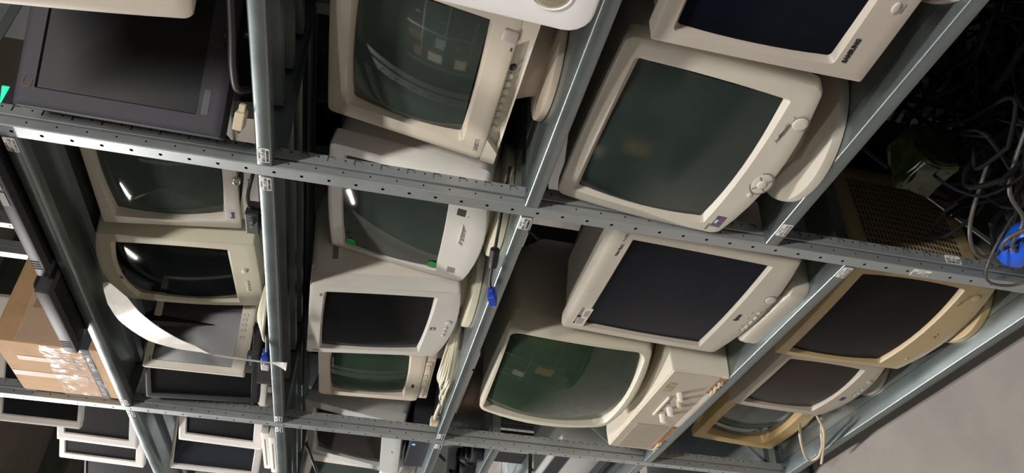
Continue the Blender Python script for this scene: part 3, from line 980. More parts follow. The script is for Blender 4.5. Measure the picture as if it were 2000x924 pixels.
C_BRN = plastic('warm_greige_plastic', '#CBBFAE')
m = Mon('crt_monitor', 'small greige tube monitor with raised lower control panel, beside the second upright', 'monitor', -1.0122, 0.1087, 1.3370, -0.4000, 1.6000, -1.4000, 0.3450, 0.2973, 0.0377, 0.0377, 0.0388, 0.0474, 1.2610)
m.bezel(C_BRN, r=0.016, depth=0.045, edge=0.003, bev=0.006, rec=0.010, bow=(0, 0, 0, 0.003), sbow=(0.003,) * 4, sr=0.003)
m.screen(G_TERM, 0.012)
m.housing(C_BRN, y0=0.045, full=0.15, depth=0.38)
bm = bmesh.new()
box(bm, -0.155, 0.16, 0.004, 0.12, -0.030, 0.002, bev=0.004)
cpn = obj('control_panel', bm, C_BRN, m.t, 40, m.tf)
bm = bmesh.new()
box(bm, -0.06, 0.105, -0.0005, 0.01, -0.022, -0.005, bev=0.002)
obj('control_door', bm, C_BRN, m.t, 40, m.tf)
m.patch(0.075, -0.012, 0.030, 0.010, INKG, 'control_outline', th=0.0015)
p = m.patch(0.075, -0.012, 0.028, 0.008, C_BRN, 'control_key', th=0.002)
for x in (0.012, -0.024):
    m.patch(x, -0.012, 0.026, 0.009, INKG, 'control_outline', th=0.0015)
    m.patch(x, -0.012, 0.023, 0.006, C_BRN, 'control_key', th=0.002)
for k in range(4):
    m.button(-0.078 - k * 0.017, -0.014, 0.004, 0.0035, 0.002)
m.patch(-0.060, 0.021, 0.024, 0.007, INK, 'brand_print')
m.patch(0.060, 0.256, 0.060, 0.005, INKG, 'small_print')
m.patch(-0.150, 0.256, 0.022, 0.004, INKG, 'small_print')
m.base(C_BRN, 0.05, 0.14, 0.13, th=0.020)

# --- bay B, shelf 3
C_IIY = plastic('rosy_grey_plastic', '#B6AEA1')
m = Mon('crt_monitor', 'large rosy grey tube monitor with wave of buttons and test-label block at its upper corner', 'monitor', -0.280, 0.020, 0.662, -2.2, -3.2, -0.9, 0.450, 0.395, 0.034, 0.036, 0.049, 0.054, 0.591)
m.bezel(C_IIY, r=0.010, depth=0.035, edge=0.010, bev=0.005, rec=0.009, bow=(0.004, 0.004, 0.0, 0.022), sbow=(0.001, 0.001, 0.001, 0.001), cx=0.006, sr=0.002, flare=0.0)
m.screen(G_BLUE, 0.004)
m.housing(C_IIY, y0=0.035, full=0.18, depth=0.45, r=0.025, slot=False, top=0.03)
m.txt('iiyama', -0.036, 0.026, 0.0125, INK, 'brand_lettering', bold=0.0006, sx=0.95)
m.txt('Vision Master', 0.128, 0.364, 0.0082, INK, 'series_lettering', shear=0.4)
m.txt('Pro 512', 0.182, 0.364, 0.0082, INKG, 'model_lettering')
m.button(0.074, -0.004, 0.014, 0.0115, 0.003, None, 'power_button', ring=True)
m.button(0.014, -0.006, 0.0045, 0.004, 0.003)
m.button(-0.068, -0.006, 0.0045, 0.004, 0.003)
for k in range(3):
    m.button(-0.009 - k * 0.022, -0.008 + 0.0005 * k, 0.0095, 0.0038, 0.003, ring=True)
m.patch(0.036, -0.013, 0.003, 0.002, INK, 'indicator_light')
for x, z, w in ((0.010, 0.008, 0.008), (-0.014, 0.006, 0.008), (-0.055, 0.004, 0.010), (-0.075, 0.000, 0.010)):
    m.patch(x, z, w, 0.0016, INKG, 'small_print')
lb = m.patch(-0.150, 0.361, 0.095, 0.030, mat('label_film', '#CDC2B8', 0.4, 0, 0), 'test_label')
for x, z, w, h in ((-0.183, 0.372, 0.012, 0.0035), (-0.165, 0.372, 0.020, 0.0035), (-0.172, 0.366, 0.034, 0.0018), (-0.172, 0.362, 0.034, 0.0018), (-0.172, 0.358, 0.030, 0.0018), (-0.172, 0.354, 0.030, 0.0018),
                   (-0.147, 0.369, 0.012, 0.009), (-0.133, 0.370, 0.010, 0.008), (-0.120, 0.370, 0.010, 0.008), (-0.108, 0.370, 0.008, 0.008), (-0.13, 0.359, 0.026, 0.0018), (-0.13, 0.355, 0.034, 0.0018), (-0.13, 0.351, 0.030, 0.0018)):
    p = m.patch(x, z, w, h, INKG if w != 0.012 else INK, 'label_print', r=0.0004, th=0.0008)
    p.parent = lb
m.base(C_IIY, -0.01, 0.125, 0.140, 0.13, th=0.040, rect=True, neck=0.10)

# terminal with a knobbed base unit
C_TER = plastic('greenish_white_plastic', '#CFC9B6')
C_TEW = plastic('chalk_white_plastic', '#DDD5C5')
m = Mon('terminal_monitor', 'rounded terminal monitor with deep curved green tube, resting on the knobbed base unit', 'monitor', -0.753, 0.020, 0.800, 7.2, -1.6, 0.4, 0.402, 0.372, 0.030, 0.022, 0.012, 0.022, 0.746)
m.bezel(C_TER, r=0.018, depth=0.06, edge=0.008, bev=0.010, rec=0.018, bow=(0.022, 0.004, 0.003, 0.020), sbow=(0.018, 0.006, 0.004, 0.012), cx=0.020, cz=0.012, sr=0.026)
m.screen(G_TERM, 0.028)
m.housing(C_TER, y0=0.06, full=0.22, depth=0.43, r=0.03, vents=False, inset=0.002)
for x, y, z in ((0.199, 0.10, 0.31), (0.199, 0.16, 0.23), (0.199, 0.10, 0.19), (0.199, 0.17, 0.33)):
    bm = bmesh.new()
    box(bm, x - 0.002, x + 0.0006, y, y + 0.004, z, z + 0.004)
    obj('screw_hole', bm, HOLE, m.t, None, m.tf)
bm = bmesh.new()
lathe(bm, [(0.13, 0.004), (0.12, 0.02), (0.10, 0.05), (0.11, 0.075)], 40, cy=0.17)
obj('swivel_neck', bm, C_TER, m.t, 40)

t = thing('terminal_base_unit', 'chalk white wedge-shaped terminal base with four knobs, its lower edge broken', 'terminal base', (-0.8275, 0.0, 0.591))
bm = bmesh.new()
xa, xb = -0.266, 0.266
sec = [(0.0, 0.006), (0.0, 0.153), (0.05, 0.158), (0.36, 0.130), (0.36, 0.0), (0.0, 0.0)]
loft(bm, [[(x, a, b) for a, b in sec] for x in (xa, xb)], True, True)
r_ = bmesh.ops.bevel(bm, geom=[e for e in bm.edges], offset=0.003, segments=2, affect='EDGES')
cab = obj('cabinet', bm, C_TEW, t, 40)
FP = plastic('taupe_panel_paint', '#B3A999', 0.5)
bm = bmesh.new()
box(bm, xa + 0.006, xb - 0.006, -0.0015, 0.003, 0.024, 0.149)
obj('front_panel', bm, FP, t)
bm = bmesh.new()
for k in range(26):
    x = xa + 0.016 + k * 0.0068
    box(bm, x, x + 0.0034, -0.0035, 0.0, 0.034, 0.128)
obj('ribbed_grille', bm, FP, t)
KN = plastic('white_knob_plastic', '#E8E2DA', 0.35)
for x, z, mm_, r1 in ((-0.008 + 0.152, 0.088, KN, 0.008), (-0.008 + 0.115, 0.075, CREAM, 0.008), (0.048, 0.078, KN, 0.0095), (-0.001, 0.080, KN, 0.0095)):
    bm = bmesh.new()
    L = [[(x + r1 * f * math.cos(2 * PI * a / 20), -d, z + r1 * f * math.sin(2 * PI * a / 20)) for a in range(20)] for f, d in ((1.0, 0.0), (1.0, 0.004), (0.85, 0.022), (0.75, 0.024))]
    loft(bm, L, True, True)
    obj('knob', bm, mm_, t, 40)
bm = bmesh.new()
box(bm, -0.002, 0.118, -0.0065, 0.0, 0.104, 0.110, bev=0.001)
obj('slot_cover', bm, C_TEW, t)
for x in (0.024, 0.074):
    bm = bmesh.new()
    box(bm, x, x + 0.006, -0.0022, 0.0, 0.090, 0.093)
    obj('indicator_light', bm, INK, t)
bm = bmesh.new()
box(bm, 0.150, 0.200, -0.0021, 0.0, 0.115, 0.140)
obj('glue_patch', bm, mat('dried_glue', '#A89878', 0.6, 0, 0.25, 90), t)
CHIP = mat('exposed_chipboard', '#A07B4C', 0.9, 0, 0.35, 80, 0.5, 150)
for a in ((xa + 0.012, xa + 0.19), (xb - 0.10, xb - 0.012)):
    obj('broken_edge', bx(*a, -0.0022, 0.003, 0.008, 0.022), CHIP, t)
bm = bmesh.new()
random.seed(3)
for x0_, x1_ in ((xa + 0.012, xa + 0.07), (xb - 0.10, xb - 0.03)):
    x = x0_
    while x < x1_:
        w = random.uniform(0.004, 0.009)
        bm.verts.ensure_lookup_table()
        box(bm, x, x + w, -0.006 - random.random() * 0.003, 0.001, 0.006 + random.random() * 0.004, 0.012 + random.random() * 0.006, bev=0.0008)
        x += w * 0.9
obj('torn_foam', bm, CREAM, t)
for x, z in ((xb + 0.0004, 0.10), (xb + 0.0004, 0.05)):
    bm = bmesh.new()
    box(bm, x - 0.001, x + 0.0006, 0.05 + z, 0.056 + z, z, z + 0.005)
    obj('scratch', bm, INKG, t)

# --- bay B, floor shelf
C_SW2 = plastic('yellowed_tan_plastic', '#AE9870')
C_GRY = plastic('dusty_greige_plastic', '#A39A8C')
C_GLD = plastic('gold_yellowed_plastic', '#A88D5A')
m = Mon('crt_monitor', 'yellowed tan tube monitor on the lowest shelf, small red mark on its chin', 'monitor', -0.290, 0.050, 0.162, 3.5, 0.3, 0.5, 0.372, 0.345, 0.024, 0.024, 0.031, 0.070, 0.108)
m.bezel(C_SW2, r=0.003, depth=0.03, edge=0.003, bev=0.005, rec=0.010, bow=(0.004, 0.008, 0.006, 0.020), sbow=(0.008, 0.008, 0.006, 0.006), cx=0.012, sr=0.003)
m.screen(G_BROWN, 0.008)
hs = m.housing(C_SW2, y0=0.03, full=0.28, depth=0.42, r=0.02, vents=False)
bm = bmesh.new()
for a in range(26):
    for b in range(12):
        y = 0.06 + b * 0.0165 + a * 0.0006
        z = 0.06 + a * 0.0092
        for sd in (1,):
            X = m.W / 2 - 0.0025 + 0.0085 * (1 - (2 * z / m.H - 1) ** 2)
            bm.faces.new([bm.verts.new(v) for v in ((X, y, z), (X, y + 0.012, z + 0.001), (X, y + 0.012, z + 0.0052), (X, y, z + 0.0042))])
obj('side_vent_grid', bm, HOLE, hs, None, m.tf)
m.txt('Studioworks', 0.108, 0.045, 0.0095, INKG, 'series_lettering', shear=0.4)
m.button(0.147, 0.024, 0.0105, 0.009, 0.0015, None, 'power_button', ring=True)
m.button(-0.009, 0.022, 0.0035, 0.003, 0.002, REDINK, 'red_mark')
m.button(0.004, 0.023, 0.002, 0.002, 0.002, REDINK, 'red_mark')
m.button(-0.124, 0.018, 0.006, 0.005, 0.002, ring=True)
m.base(C_SW2, 0.02, 0.11, 0.128, th=0.026)

m = Mon('crt_monitor', 'dusty greige tube monitor with dark blue sticker, middle of three on the lowest shelf', 'monitor', -0.6458, 0.0465, 0.1891, -0.4, -1.7, -0.5, 0.3448, 0.2807, 0.0374, 0.0414, 0.0335, 0.0463, 0.1080)
m.bezel(C_GRY, r=0.010, depth=0.035, edge=0.006, bev=0.005, rec=0.010, bow=(0.006, 0.006, 0.006, 0.020), sbow=(0.005, 0.005, 0.005, 0.005), cx=0.010, sr=0.003)
m.screen(G_UMB, 0.010)
m.housing(C_GRY, y0=0.035, full=0.13, depth=0.40)
m.button(0.085, 0.000, 0.008, 0.007, 0.003, None, 'power_button', ring=True)
for x in (0.040, 0.020, 0.004):
    m.button(x, -0.006, 0.005, 0.003, 0.002)
    m.patch(x, 0.002, 0.008, 0.003, INKG, 'small_print')
m.patch(-0.026, 0.013, 0.022, 0.012, mat('dark_blue_sticker', '#2B2D4A', 0.4, 0, 0.1), 'dark_blue_sticker')
m.patch(-0.162, 0.268, 0.006, 0.004, INKG, 'small_print')
m.base(C_GRY, 0.0, 0.115, 0.105, th=0.018)

m = Mon('crt_monitor', 'gold yellowed bulging tube monitor, far end of the lowest shelf, cream cable beside it', 'monitor', -1.019, 0.09193, 0.1426, 1.8, -2.9, 0.7, 0.3450, 0.2780, 0.0511, 0.0511, 0.0409, 0.0501, 0.1080)
m.bezel(C_GLD, r=0.004, depth=0.03, edge=0.004, bev=0.010, rec=0.022, bow=(0.004, 0.004, 0.004, 0.008), sbow=(0.006,) * 4, cx=0.004, sr=0.012)
m.screen(G_GREY, 0.020)
m.housing(C_GLD, y0=0.03, full=0.13, depth=0.40, r=0.02)
m.base(C_GLD, 0.0, 0.13, 0.12, th=0.02)

# --- bay C flat monitors
C_LCW = plastic('bright_white_plastic', '#E9E4DE')


def lcd(label, X, Y, Zb, yaw, pit, roll, W, H, mm_, base_z, cm=None, scr=None, name='flat_monitor', stand=True):
    m = Mon(name, label, 'monitor', X, Y, Zb, yaw, pit, roll, W, H, *mm_, base_z)
    m.bezel(cm or C_LCW, r=0.004, depth=0.022, edge=0.002, bev=0.003, rec=0.004, sr=0.001)
    m.screen(scr or BLACKM, 0)
    m.housing(cm or C_LCW, y0=0.022, full=0.04, depth=0.065, neck=(0.6, 0.6), r=0.01)
    if stand:
        bm = bmesh.new()
        P = rrect(-0.03, 0.03, 0.025, 0.055, 0.01)
        loft(bm, [[(a, b, z) for a, b in P] for z in (0.008, m.zb + 0.08)], True, True)
        obj('stand_neck', bm, cm or C_LCW, m.t, 40)
        bm = bmesh.new()
        lathe(bm, [(0.065, 0), (0.065, 0.008), (0.055, 0.014)], 40, sy=0.85, cy=0.04)
        obj('stand_foot', bm, cm or C_LCW, m.t, 40)
    return m


lcd('white framed flat monitor in the far bay, upper of two overlapping', -1.402, 0.118, 1.800, 25, -1.6, 0.6, 0.364, 0.268, (0.033, 0.033, 0.024, 0.030), 1.742)
lcd('white framed flat monitor with bluish screen at the bottom edge of the photo', -1.655, 0.135, 1.812, 36, 2.0, 2.5, 0.374, 0.300, (0.020, 0.020, 0.010, 0.025), 1.742, scr=mat('bluish_lcd_panel', '#30353D', 0.2, 0, 0.05, 3))
lcd('white framed flat monitor above the far shelf, closest to the taped carton', -1.411, 0.188, 2.373, 43.7, -0.2, 0.2, 0.410, 0.312, (0.025, 0.025, 0.077, 0.012), 2.166)
lcd('thick white framed flat monitor above the far shelf, middle of three', -1.58, 0.162, 2.229, 33.6, -2.4, 0.3, 0.372, 0.263, (0.031, 0.031, 0.026, 0.029), 2.166, cm=plastic('bright_white_plastic_b', '#F2EEEA'))
lcd('white framed flat monitor above the far shelf, farthest of three', -1.769, 0.164, 2.233, 34.8, -2.4, 0.5, 0.375, 0.293, (0.023, 0.023, 0.021, 0.031), 2.166, cm=plastic('bright_white_plastic_c', '#F2EEEA'))
lcd('large dark flat monitor at the lower left corner of the photo', -2.06, 0.19, 2.19, 34, -2, 0.5, 0.42, 0.32, (0.01, 0.01, 0.01, 0.02), 2.166, cm=BLACKP)

for k, (lab, z, y) in enumerate((('white flat slab lying lowest under the two white framed flat monitors', 1.742, 0.0), ('white flat slab lying on top of another slab in the far bay', 1.768, 0.012))):
    t = thing('monitor_stand', lab, 'stand', (-1.50, y, z))
    bm = bmesh.new()
    box(bm, -0.16, 0.17, 0, 0.10, 0, 0.022, bev=0.004)
    obj('plate', bm, C_LCW, t, 40)
    bm = bmesh.new()
    box(bm, -0.12, 0.12, -0.0008, 0.002, 0.009, 0.012)
    obj('seam', bm, INKG, t)
# --- bay C shelf 2 -> tubes
C_CG = plastic('cool_grey_plastic', '#A9ABA8')
m = Mon('crt_monitor', 'grey framed tube monitor in the far bay leaning back on a dark box', 'monitor', -1.502, 0.062, 1.345, 5.5, -11.1, -3.5, 0.379, 0.330, 0.045, 0.045, 0.035, 0.072, 1.258)
m.bezel(C_CG, r=0.006, depth=0.04, edge=0.004, bev=0.007, rec=0.012, sr=0.003)
m.screen(glass('glossy_brown_tube', '#2A2624', 0.04), 0.012)
m.housing(C_CG, y0=0.04, full=0.13, depth=0.38)
m.button(-0.02, 0.03, 0.004, 0.004, 0.003)
m = Mon('crt_monitor', 'greyish white tube monitor with black cable across it, at the bottom edge of the photo', 'monitor', -1.9142, 0.0696, 1.3329, 5.6000, 0.3000, 6.0000, 0.3752, 0.3461, 0.0521, 0.0521, 0.0313, 0.0730, 1.2580)
m.bezel(C_HP, r=0.006, depth=0.04, edge=0.004, bev=0.005, rec=0.010, sr=0.003)
m.screen(G_GREY, 0.012)
m.housing(C_HP, y0=0.04, full=0.18, depth=0.40)
m.base(C_HP, 0, 0.12, 0.12, th=0.02)
bm = bmesh.new()
tube(bm, [(-1.50, 0.06, 1.66), (-1.52, -0.005, 1.62), (-1.60, -0.012, 1.60), (-1.70, -0.012, 1.55), (-1.80, -0.015, 1.52), (-1.90, 0.01, 1.42), (-1.96, 0.02, 1.27)], 0.005)
tag(obj('cable', bm, BLACKP, smooth=60), 'thick black cable drooping over the greyish white monitor', 'cable')

# black box between grey monitor and shelf
t = thing('docking_box', 'dark grey box with a blue light under the grey framed monitor', 'box', (-1.42, 0.10, 1.258))
obj('case', bx(-0.21, 0.05, -0.04, 0.26, 0.0, 0.064, bev=0.004), C_BLK, t)
obj('indicator_light', bx(0.00, 0.01, -0.0415, -0.039, 0.046, 0.056), mat('blue_led', '#4FA0FF', 0.4, 0, 0, emit='#5AA8FF', es=1.5), t)

# ------------------------------------------------------------------ things lying about
def ribbon(bm, pts, th=0.0012):
    """strip through (centre, half-width vector) pairs, with thickness"""
    P = []
    for i in range(len(pts) - 1):
        c0, w0 = Vector(pts[i][0]), Vector(pts[i][1])
        c1, w1 = Vector(pts[i + 1][0]), Vector(pts[i + 1][1])
        cm, cp = Vector(pts[max(i - 1, 0)][0]), Vector(pts[min(i + 2, len(pts) - 1)][0])
        for k in range(6):
            t = k / 6
            c = 0.5 * ((2 * c0) + (c1 - cm) * t + (2 * cm - 5 * c0 + 4 * c1 - cp) * t * t + (3 * c0 - cm - 3 * c1 + cp) * t ** 3)
            P.append((c, w0.lerp(w1, t)))
    P.append((Vector(pts[-1][0]), Vector(pts[-1][1])))
    L = []
    for i, (c, w) in enumerate(P):
        T = (P[min(i + 1, len(P) - 1)][0] - P[max(i - 1, 0)][0]).normalized()
        n = T.cross(w).normalized() * th
        crin = n * 1.5 * math.sin(i * 1.3)
        L.append([c - w, c - w * 0.3 + crin, c + w * 0.4 - crin * 0.6, c + w, c + w + n, c + w * 0.4 - crin * 0.6 + n, c - w * 0.3 + crin + n, c - w + n])
    loft(bm, L, True, True)


STRAP = mat('white_film', '#EDE8E0', 0.35, 0, 0.04, 40, 0.3, 80)
bm = bmesh.new()
ribbon(bm, [((-0.545, 0.030, 2.105), (-0.004, 0, 0.006)), ((-0.548, -0.010, 2.068), (-0.022, 0.0, 0.024)), ((-0.580, -0.034, 2.035), (-0.030, 0.004, 0.030)), ((-0.650, -0.038, 1.985), (-0.033, 0.006, 0.033)),
            ((-0.690, -0.036, 1.930), (-0.026, 0.006, 0.026)), ((-0.718, -0.033, 1.870), (-0.003, 0.004, 0.005)), ((-0.731, -0.030, 1.800), (-0.005, 0.004, 0.003)), ((-0.742, -0.026, 1.752), (-0.004, 0.004, 0.003)),
            ((-0.750, -0.022, 1.722), (-0.012, 0.002, 0.003)), ((-0.758, -0.024, 1.697), (-0.024, 0.0, 0.002))])
tag(obj('plastic_strap', bm, STRAP, smooth=50), 'twisted white plastic strap hanging across the ivory flat monitor and over the shelf edge', 'strap')


def vga(parent, p, d, m=BLUE):
    """connector at p pointing along d"""
    d = Vector(d).normalized()
    q = d.to_track_quat('Z', 'X').to_matrix().to_4x4()
    T = Matrix.Translation(p) @ q
    bm = bmesh.new()
    box(bm, -0.008, 0.008, -0.016, 0.016, 0.0, 0.030, bev=0.002)
    box(bm, -0.005, 0.005, -0.006, 0.006, -0.012, 0.0, bev=0.001)
    o = obj('plug_body', bm, m, parent, None, T)
    bm = bmesh.new()
    box(bm, -0.0042, 0.0042, -0.0085, 0.0085, 0.030, 0.037, bev=0.0008)
    s = obj('plug_shell', bm, METALC, o, None, T)
    bm = bmesh.new()
    box(bm, -0.003, 0.003, -0.007, 0.007, 0.0369, 0.0373)
    obj('plug_pins', bm, HOLE, o, None, T)
    for sd in (-1, 1):
        bm = bmesh.new()
        tube(bm, [tuple(T @ Vector((0, sd * 0.0125, 0.026))), tuple(T @ Vector((0, sd * 0.0125, 0.036)))], 0.0022, 8, 1)
        obj('thumb_screw', bm, METALC, o)
    return o


t = thing('video_cable', 'dark cable with a blue plug hanging over the shelf edge below the green-cornered monitor', 'cable')
bm = bmesh.new()
tube(bm, [(-0.08, 0.16, 1.275), (-0.11, 0.07, 1.282), (-0.145, 0.022, 1.284), (-0.19, 0.0, 1.281), (-0.245, -0.014, 1.277), (-0.275, -0.020, 1.268)], 0.0032)
obj('wire', bm, BLACKP, t, 60)
bm = bmesh.new()
tube(bm, [(-0.165, 0.010, 1.283), (-0.19, 0.0, 1.281), (-0.205, -0.004, 1.280)], 0.010)
obj('ferrite_core', bm, BLACKP, t, 60)
vga(t, (-0.278, -0.022, 1.268), (-0.93, -0.1, -0.36))

t = thing('video_cable', 'cream plug and black wire behind the foot of the black flat monitor', 'cable')
bm = bmesh.new()
tube(bm, [(0.44, 0.012, 1.765), (0.30, 0.006, 1.768), (0.22, 0.006, 1.772), (0.16, 0.02, 1.772), (0.12, 0.06, 1.765)], 0.006)
obj('wire', bm, BLACKP, t, 60)
vga(t, (0.118, 0.012, 1.765), (-0.8, -0.5, 0.1), CREAM)

t = thing('video_cable', 'blue ended plug with clear cap lying between the ivory flat monitor and shelf edge', 'cable')
bm = bmesh.new()
tube(bm, [(-0.58, 0.10, 1.77), (-0.66, 0.02, 1.752), (-0.74, 0.012, 1.752), (-0.77, 0.012, 1.754)], 0.004)
obj('wire', bm, BLACKP, t, 60)
vga(t, (-0.772, 0.012, 1.757), (-1, 0, 0.02))
bm = bmesh.new()
box(bm, -0.85, -0.812, 0.0, 0.024, 1.748, 1.768, bev=0.003)
obj('plug_cap', bm, mat('milky_plastic', '#CFCCC6', 0.3, 0, 0.03), t)

t = thing('adapter_plug', 'black square adapter plug lying at the shelf edge below the off white monitor', 'plug')
obj('plug_body', bx(-0.215, -0.150, -0.004, 0.030, 1.747, 1.772, bev=0.002), BLACKP, t)
bm = bmesh.new()
tube(bm, [(-0.150, 0.012, 1.76), (-0.12, 0.0, 1.765), (-0.08, 0.02, 1.762), (-0.04, 0.09, 1.75)], 0.0035)
obj('wire', bm, BLACKP, t, 60)
for x in (-0.165, -0.18):
    obj('prong', bx(x - 0.003, x + 0.003, -0.012, -0.004, 1.756, 1.762), METALC, t)

bm = bmesh.new()
for k in range(5):
    o = k * 0.009
    tube(bm, [(-0.50, 0.09, 1.749), (-0.56, 0.028 + o, 1.752 + o * 0.3), (-0.66, 0.012 + o, 1.758 + o * 0.5), (-0.72 - o, 0.022 + o * 0.8, 1.757), (-0.735 - o * 0.5, 0.05 + o, 1.753), (-0.66, 0.09 + o * 0.4, 1.751), (-0.56, 0.10, 1.751)], 0.0042)
tag(obj('cable_coil', bm, C_CUR, smooth=60), 'coil of yellowish cable on the shelf beneath the curved-topped monitor', 'cable')

bm = bmesh.new()
random.seed(11)
for k in range(7):
    o = k * 0.005
    j = [random.uniform(-0.012, 0.012) for _ in range(8)]
    tube(bm, [(-0.70, 0.16 + j[0], 1.27 + o * 0.5), (-0.82 + j[1], 0.035 + o + j[2] * 0.5, 1.272 + o), (-0.90, 0.022 + o * 1.3, 1.276 + o * 0.9 + j[3] * 0.4), (-0.98 + j[4], 0.030 + o * 2, 1.272 + abs(j[5])),
              (-1.04 + j[6] * 3, 0.034 + o * 2, 1.269), (-0.95, 0.085 + o, 1.270 + o * 0.5), (-0.84, 0.13, 1.27)], random.choice((0.0035, 0.005)))
t = tag(obj('cable_bundle', bm, C_CUR, smooth=60), 'bundle of cream cable on the shelf beneath the small greige monitor', 'cable')
bm = bmesh.new()
box(bm, -1.13, -1.10, 0.012, 0.036, 1.266, 1.290, bev=0.003)
obj('plug', bm, CREAM, t)
bm = bmesh.new()
tube(bm, [(-1.10, 0.024, 1.278), (-1.06, 0.02, 1.282), (-1.0, 0.03, 1.278)], 0.005)
obj('wire', bm, CREAM, t, 60)

t = thing('power_cable', 'cream cable looped over the lowest shelf edge beside the gold yellowed monitor', 'cable')
for pts in ([(-0.93, 0.07, 0.185), (-0.875, 0.02, 0.222), (-0.845, -0.008, 0.245), (-0.93, -0.010, 0.190), (-1.005, -0.010, 0.132), (-0.985, -0.010, 0.112), (-0.900, -0.010, 0.144), (-0.84, 0.0, 0.178), (-0.835, 0.05, 0.17)],
            [(-0.84, 0.06, 0.18), (-0.80, 0.0, 0.195), (-0.87, -0.010, 0.155), (-0.98, -0.012, 0.098), (-1.02, -0.012, 0.078)]):
    bm = bmesh.new()
    tube(bm, pts, 0.0042)
    obj('wire', bm, CREAM, t, 60)

# carton with tape and clinging film
t = thing('carton', 'brown cardboard carton wrapped in clear film with tape strips, on the high shelf', 'box', (-1.165, 0.006, 2.172))
cw, cdp, ch = 0.305, 0.44, 0.25
obj('carton_body', bx(0, cw, 0, cdp, 0.0, ch, bev=0.003), CARD, t)
bm = bmesh.new()
box(bm, 0.002, cw - 0.002, 0.002, cdp / 2 - 0.001, ch, ch + 0.004)
obj('lid_flap', bm, CARD, t)
bm = bmesh.new()
box(bm, 0.002, cw - 0.002, cdp / 2 + 0.001, cdp - 0.002, ch, ch + 0.004)
obj('lid_flap', bm, CARD, t)
for a in ((0.10, 0.13, -0.0008, 0.0, 0.06, ch), (0.20, 0.225, -0.0008, 0.0, 0.10, 0.215), (cw, cw + 0.0008, 0.10, 0.16, 0.13, 0.19), (cw, cw + 0.0008, 0.30, 0.36, 0.04, 0.24)):
    obj('tape_strip', bx(*a), TAPE, t)
BAND = mat('slate_printed_band', '#39444B', 0.7, 0, 0.05, spec=0.2)
bd = obj('printed_band', bx(0.0, cw, -0.0012, 0.0, 0.025, 0.045), BAND, t)
obj('printed_band', bx(cw, cw + 0.0012, 0.0, 0.13, 0.025, 0.045), BAND, t)
I4 = Matrix.Identity(4)
WHITEINK = mat('white_ink', '#D8D4CC', 0.5, 0, 0)
text('band_lettering', 'SECURITY TAPE', 0.014, WHITEINK, bd, I4, 0.02, 0.030, -0.0016)
text('band_lettering', 'SECURITY', 0.014, WHITEINK, bd, I4, 0.18, 0.030, -0.0016)
text('carton_lettering', '00 TO', 0.026, INKG, t, I4, 0.17, 0.062, -0.0006)
FILM = mat('clear_stretch_film', '#FFFFFF', 0.15, 0, 0, bump=0.5, bscale=18)
_nt = FILM.node_tree
_tr = _nt.nodes.new('ShaderNodeBsdfTransparent')
_mx = _nt.nodes.new('ShaderNodeMixShader')
_mx.inputs[0].default_value = 0.14
_nt.links.new(_tr.outputs[0], _mx.inputs[1])
_nt.links.new(_nt.nodes['Principled BSDF'].outputs[0], _mx.inputs[2])
_nt.links.new(_mx.outputs[0], _nt.nodes['Material Output'].inputs['Surface'])



def film(x0, x1, z0, z1, side=False):
    bm = bmesh.new()
    n, mm_ = 46, 16
    g = []
    for i in range(n + 1):
        row = []
        for j in range(mm_ + 1):
            u, v = i / n, j / mm_
            x = x0 + (x1 - x0) * u
            z = z0 + (z1 - z0) * v + 0.012 * noise.noise(Vector((u * 5, v, 3)))
            d = 0.003 + 0.004 * abs(noise.noise(Vector((u * 9, v * 3.5, 7)))) + 0.003 * abs(noise.noise(Vector((u * 22, v * 9, 1))))
            row.append(bm.verts.new((cw + d, x, z) if side else (x, -d, z)))
        g.append(row)
    for i in range(n):
        for j in range(mm_):
            bm.faces.new((g[i][j], g[i + 1][j], g[i + 1][j + 1], g[i][j + 1]))
    r = bmesh.ops.solidify(bm, geom=bm.faces[:], thickness=0.0006)
    return bm


obj('stretch_film', film(0.0, cw, 0.02, 0.14), FILM, t, 60)
obj('stretch_film', film(0.0, 0.43, 0.05, 0.20, True), FILM, t, 60)

# black flat panels lying on the high shelf
for nm, x0, x1, y0, y1, z0, th_, lab in (('near', -0.440, -0.035, -0.035, 0.26, 2.176, 0.045, 'black flat screen lying at the edge of the high shelf, nearer the camera'),
                                        ('far', -0.745, -0.462, -0.060, 0.24, 2.174, 0.055, 'black flat screen lying at the edge of the high shelf against the taped carton')):
    t = thing('flat_monitor', lab, 'monitor', (x0, y0, z0))
    bm = bmesh.new()
    box(bm, 0, x1 - x0, 0, y1 - y0, 0, th_ * 0.55, bev=0.004)
    obj('bezel', bm, mat('plum_black_plastic', '#2F2B31', 0.55, 0, 0.05, 5, spec=0.3), t, 40)
    bm = bmesh.new()
    L = []
    for f, z in ((0.012, th_ * 0.55), (0.03, th_ * 0.9), (0.06, th_ * 1.1)):
        L.append([(x, y, z) for x, y in rrect(f, x1 - x0 - f, f, y1 - y0 - f, 0.01, 2, 3)])
    loft(bm, L, True, True)
    hh = obj('housing', bm, BLACKP, t, 40)
    bm = bmesh.new()
    box(bm, 0.02, x1 - x0 - 0.02, 0.02, y1 - y0 - 0.02, -0.0008, 0.002)
    obj('screen', bm, BLACKM, t)
    bm = bmesh.new()
    for k in range(4):
        box(bm, 0.03 + k * 0.009, 0.034 + k * 0.009, -0.0006, 0.002, 0.006, th_ * 0.5)
    obj('vent_slots', bm, HOLE, t)
    if nm == 'near':
        for k, (px, w) in enumerate(((0.25, 0.04), (0.30, 0.016), (0.325, 0.016))):
            bm = bmesh.new()
            box(bm, px, px + w, -0.0012, 0.002, 0.008, 0.020)
            obj('port_cover', bm, INKG, t)

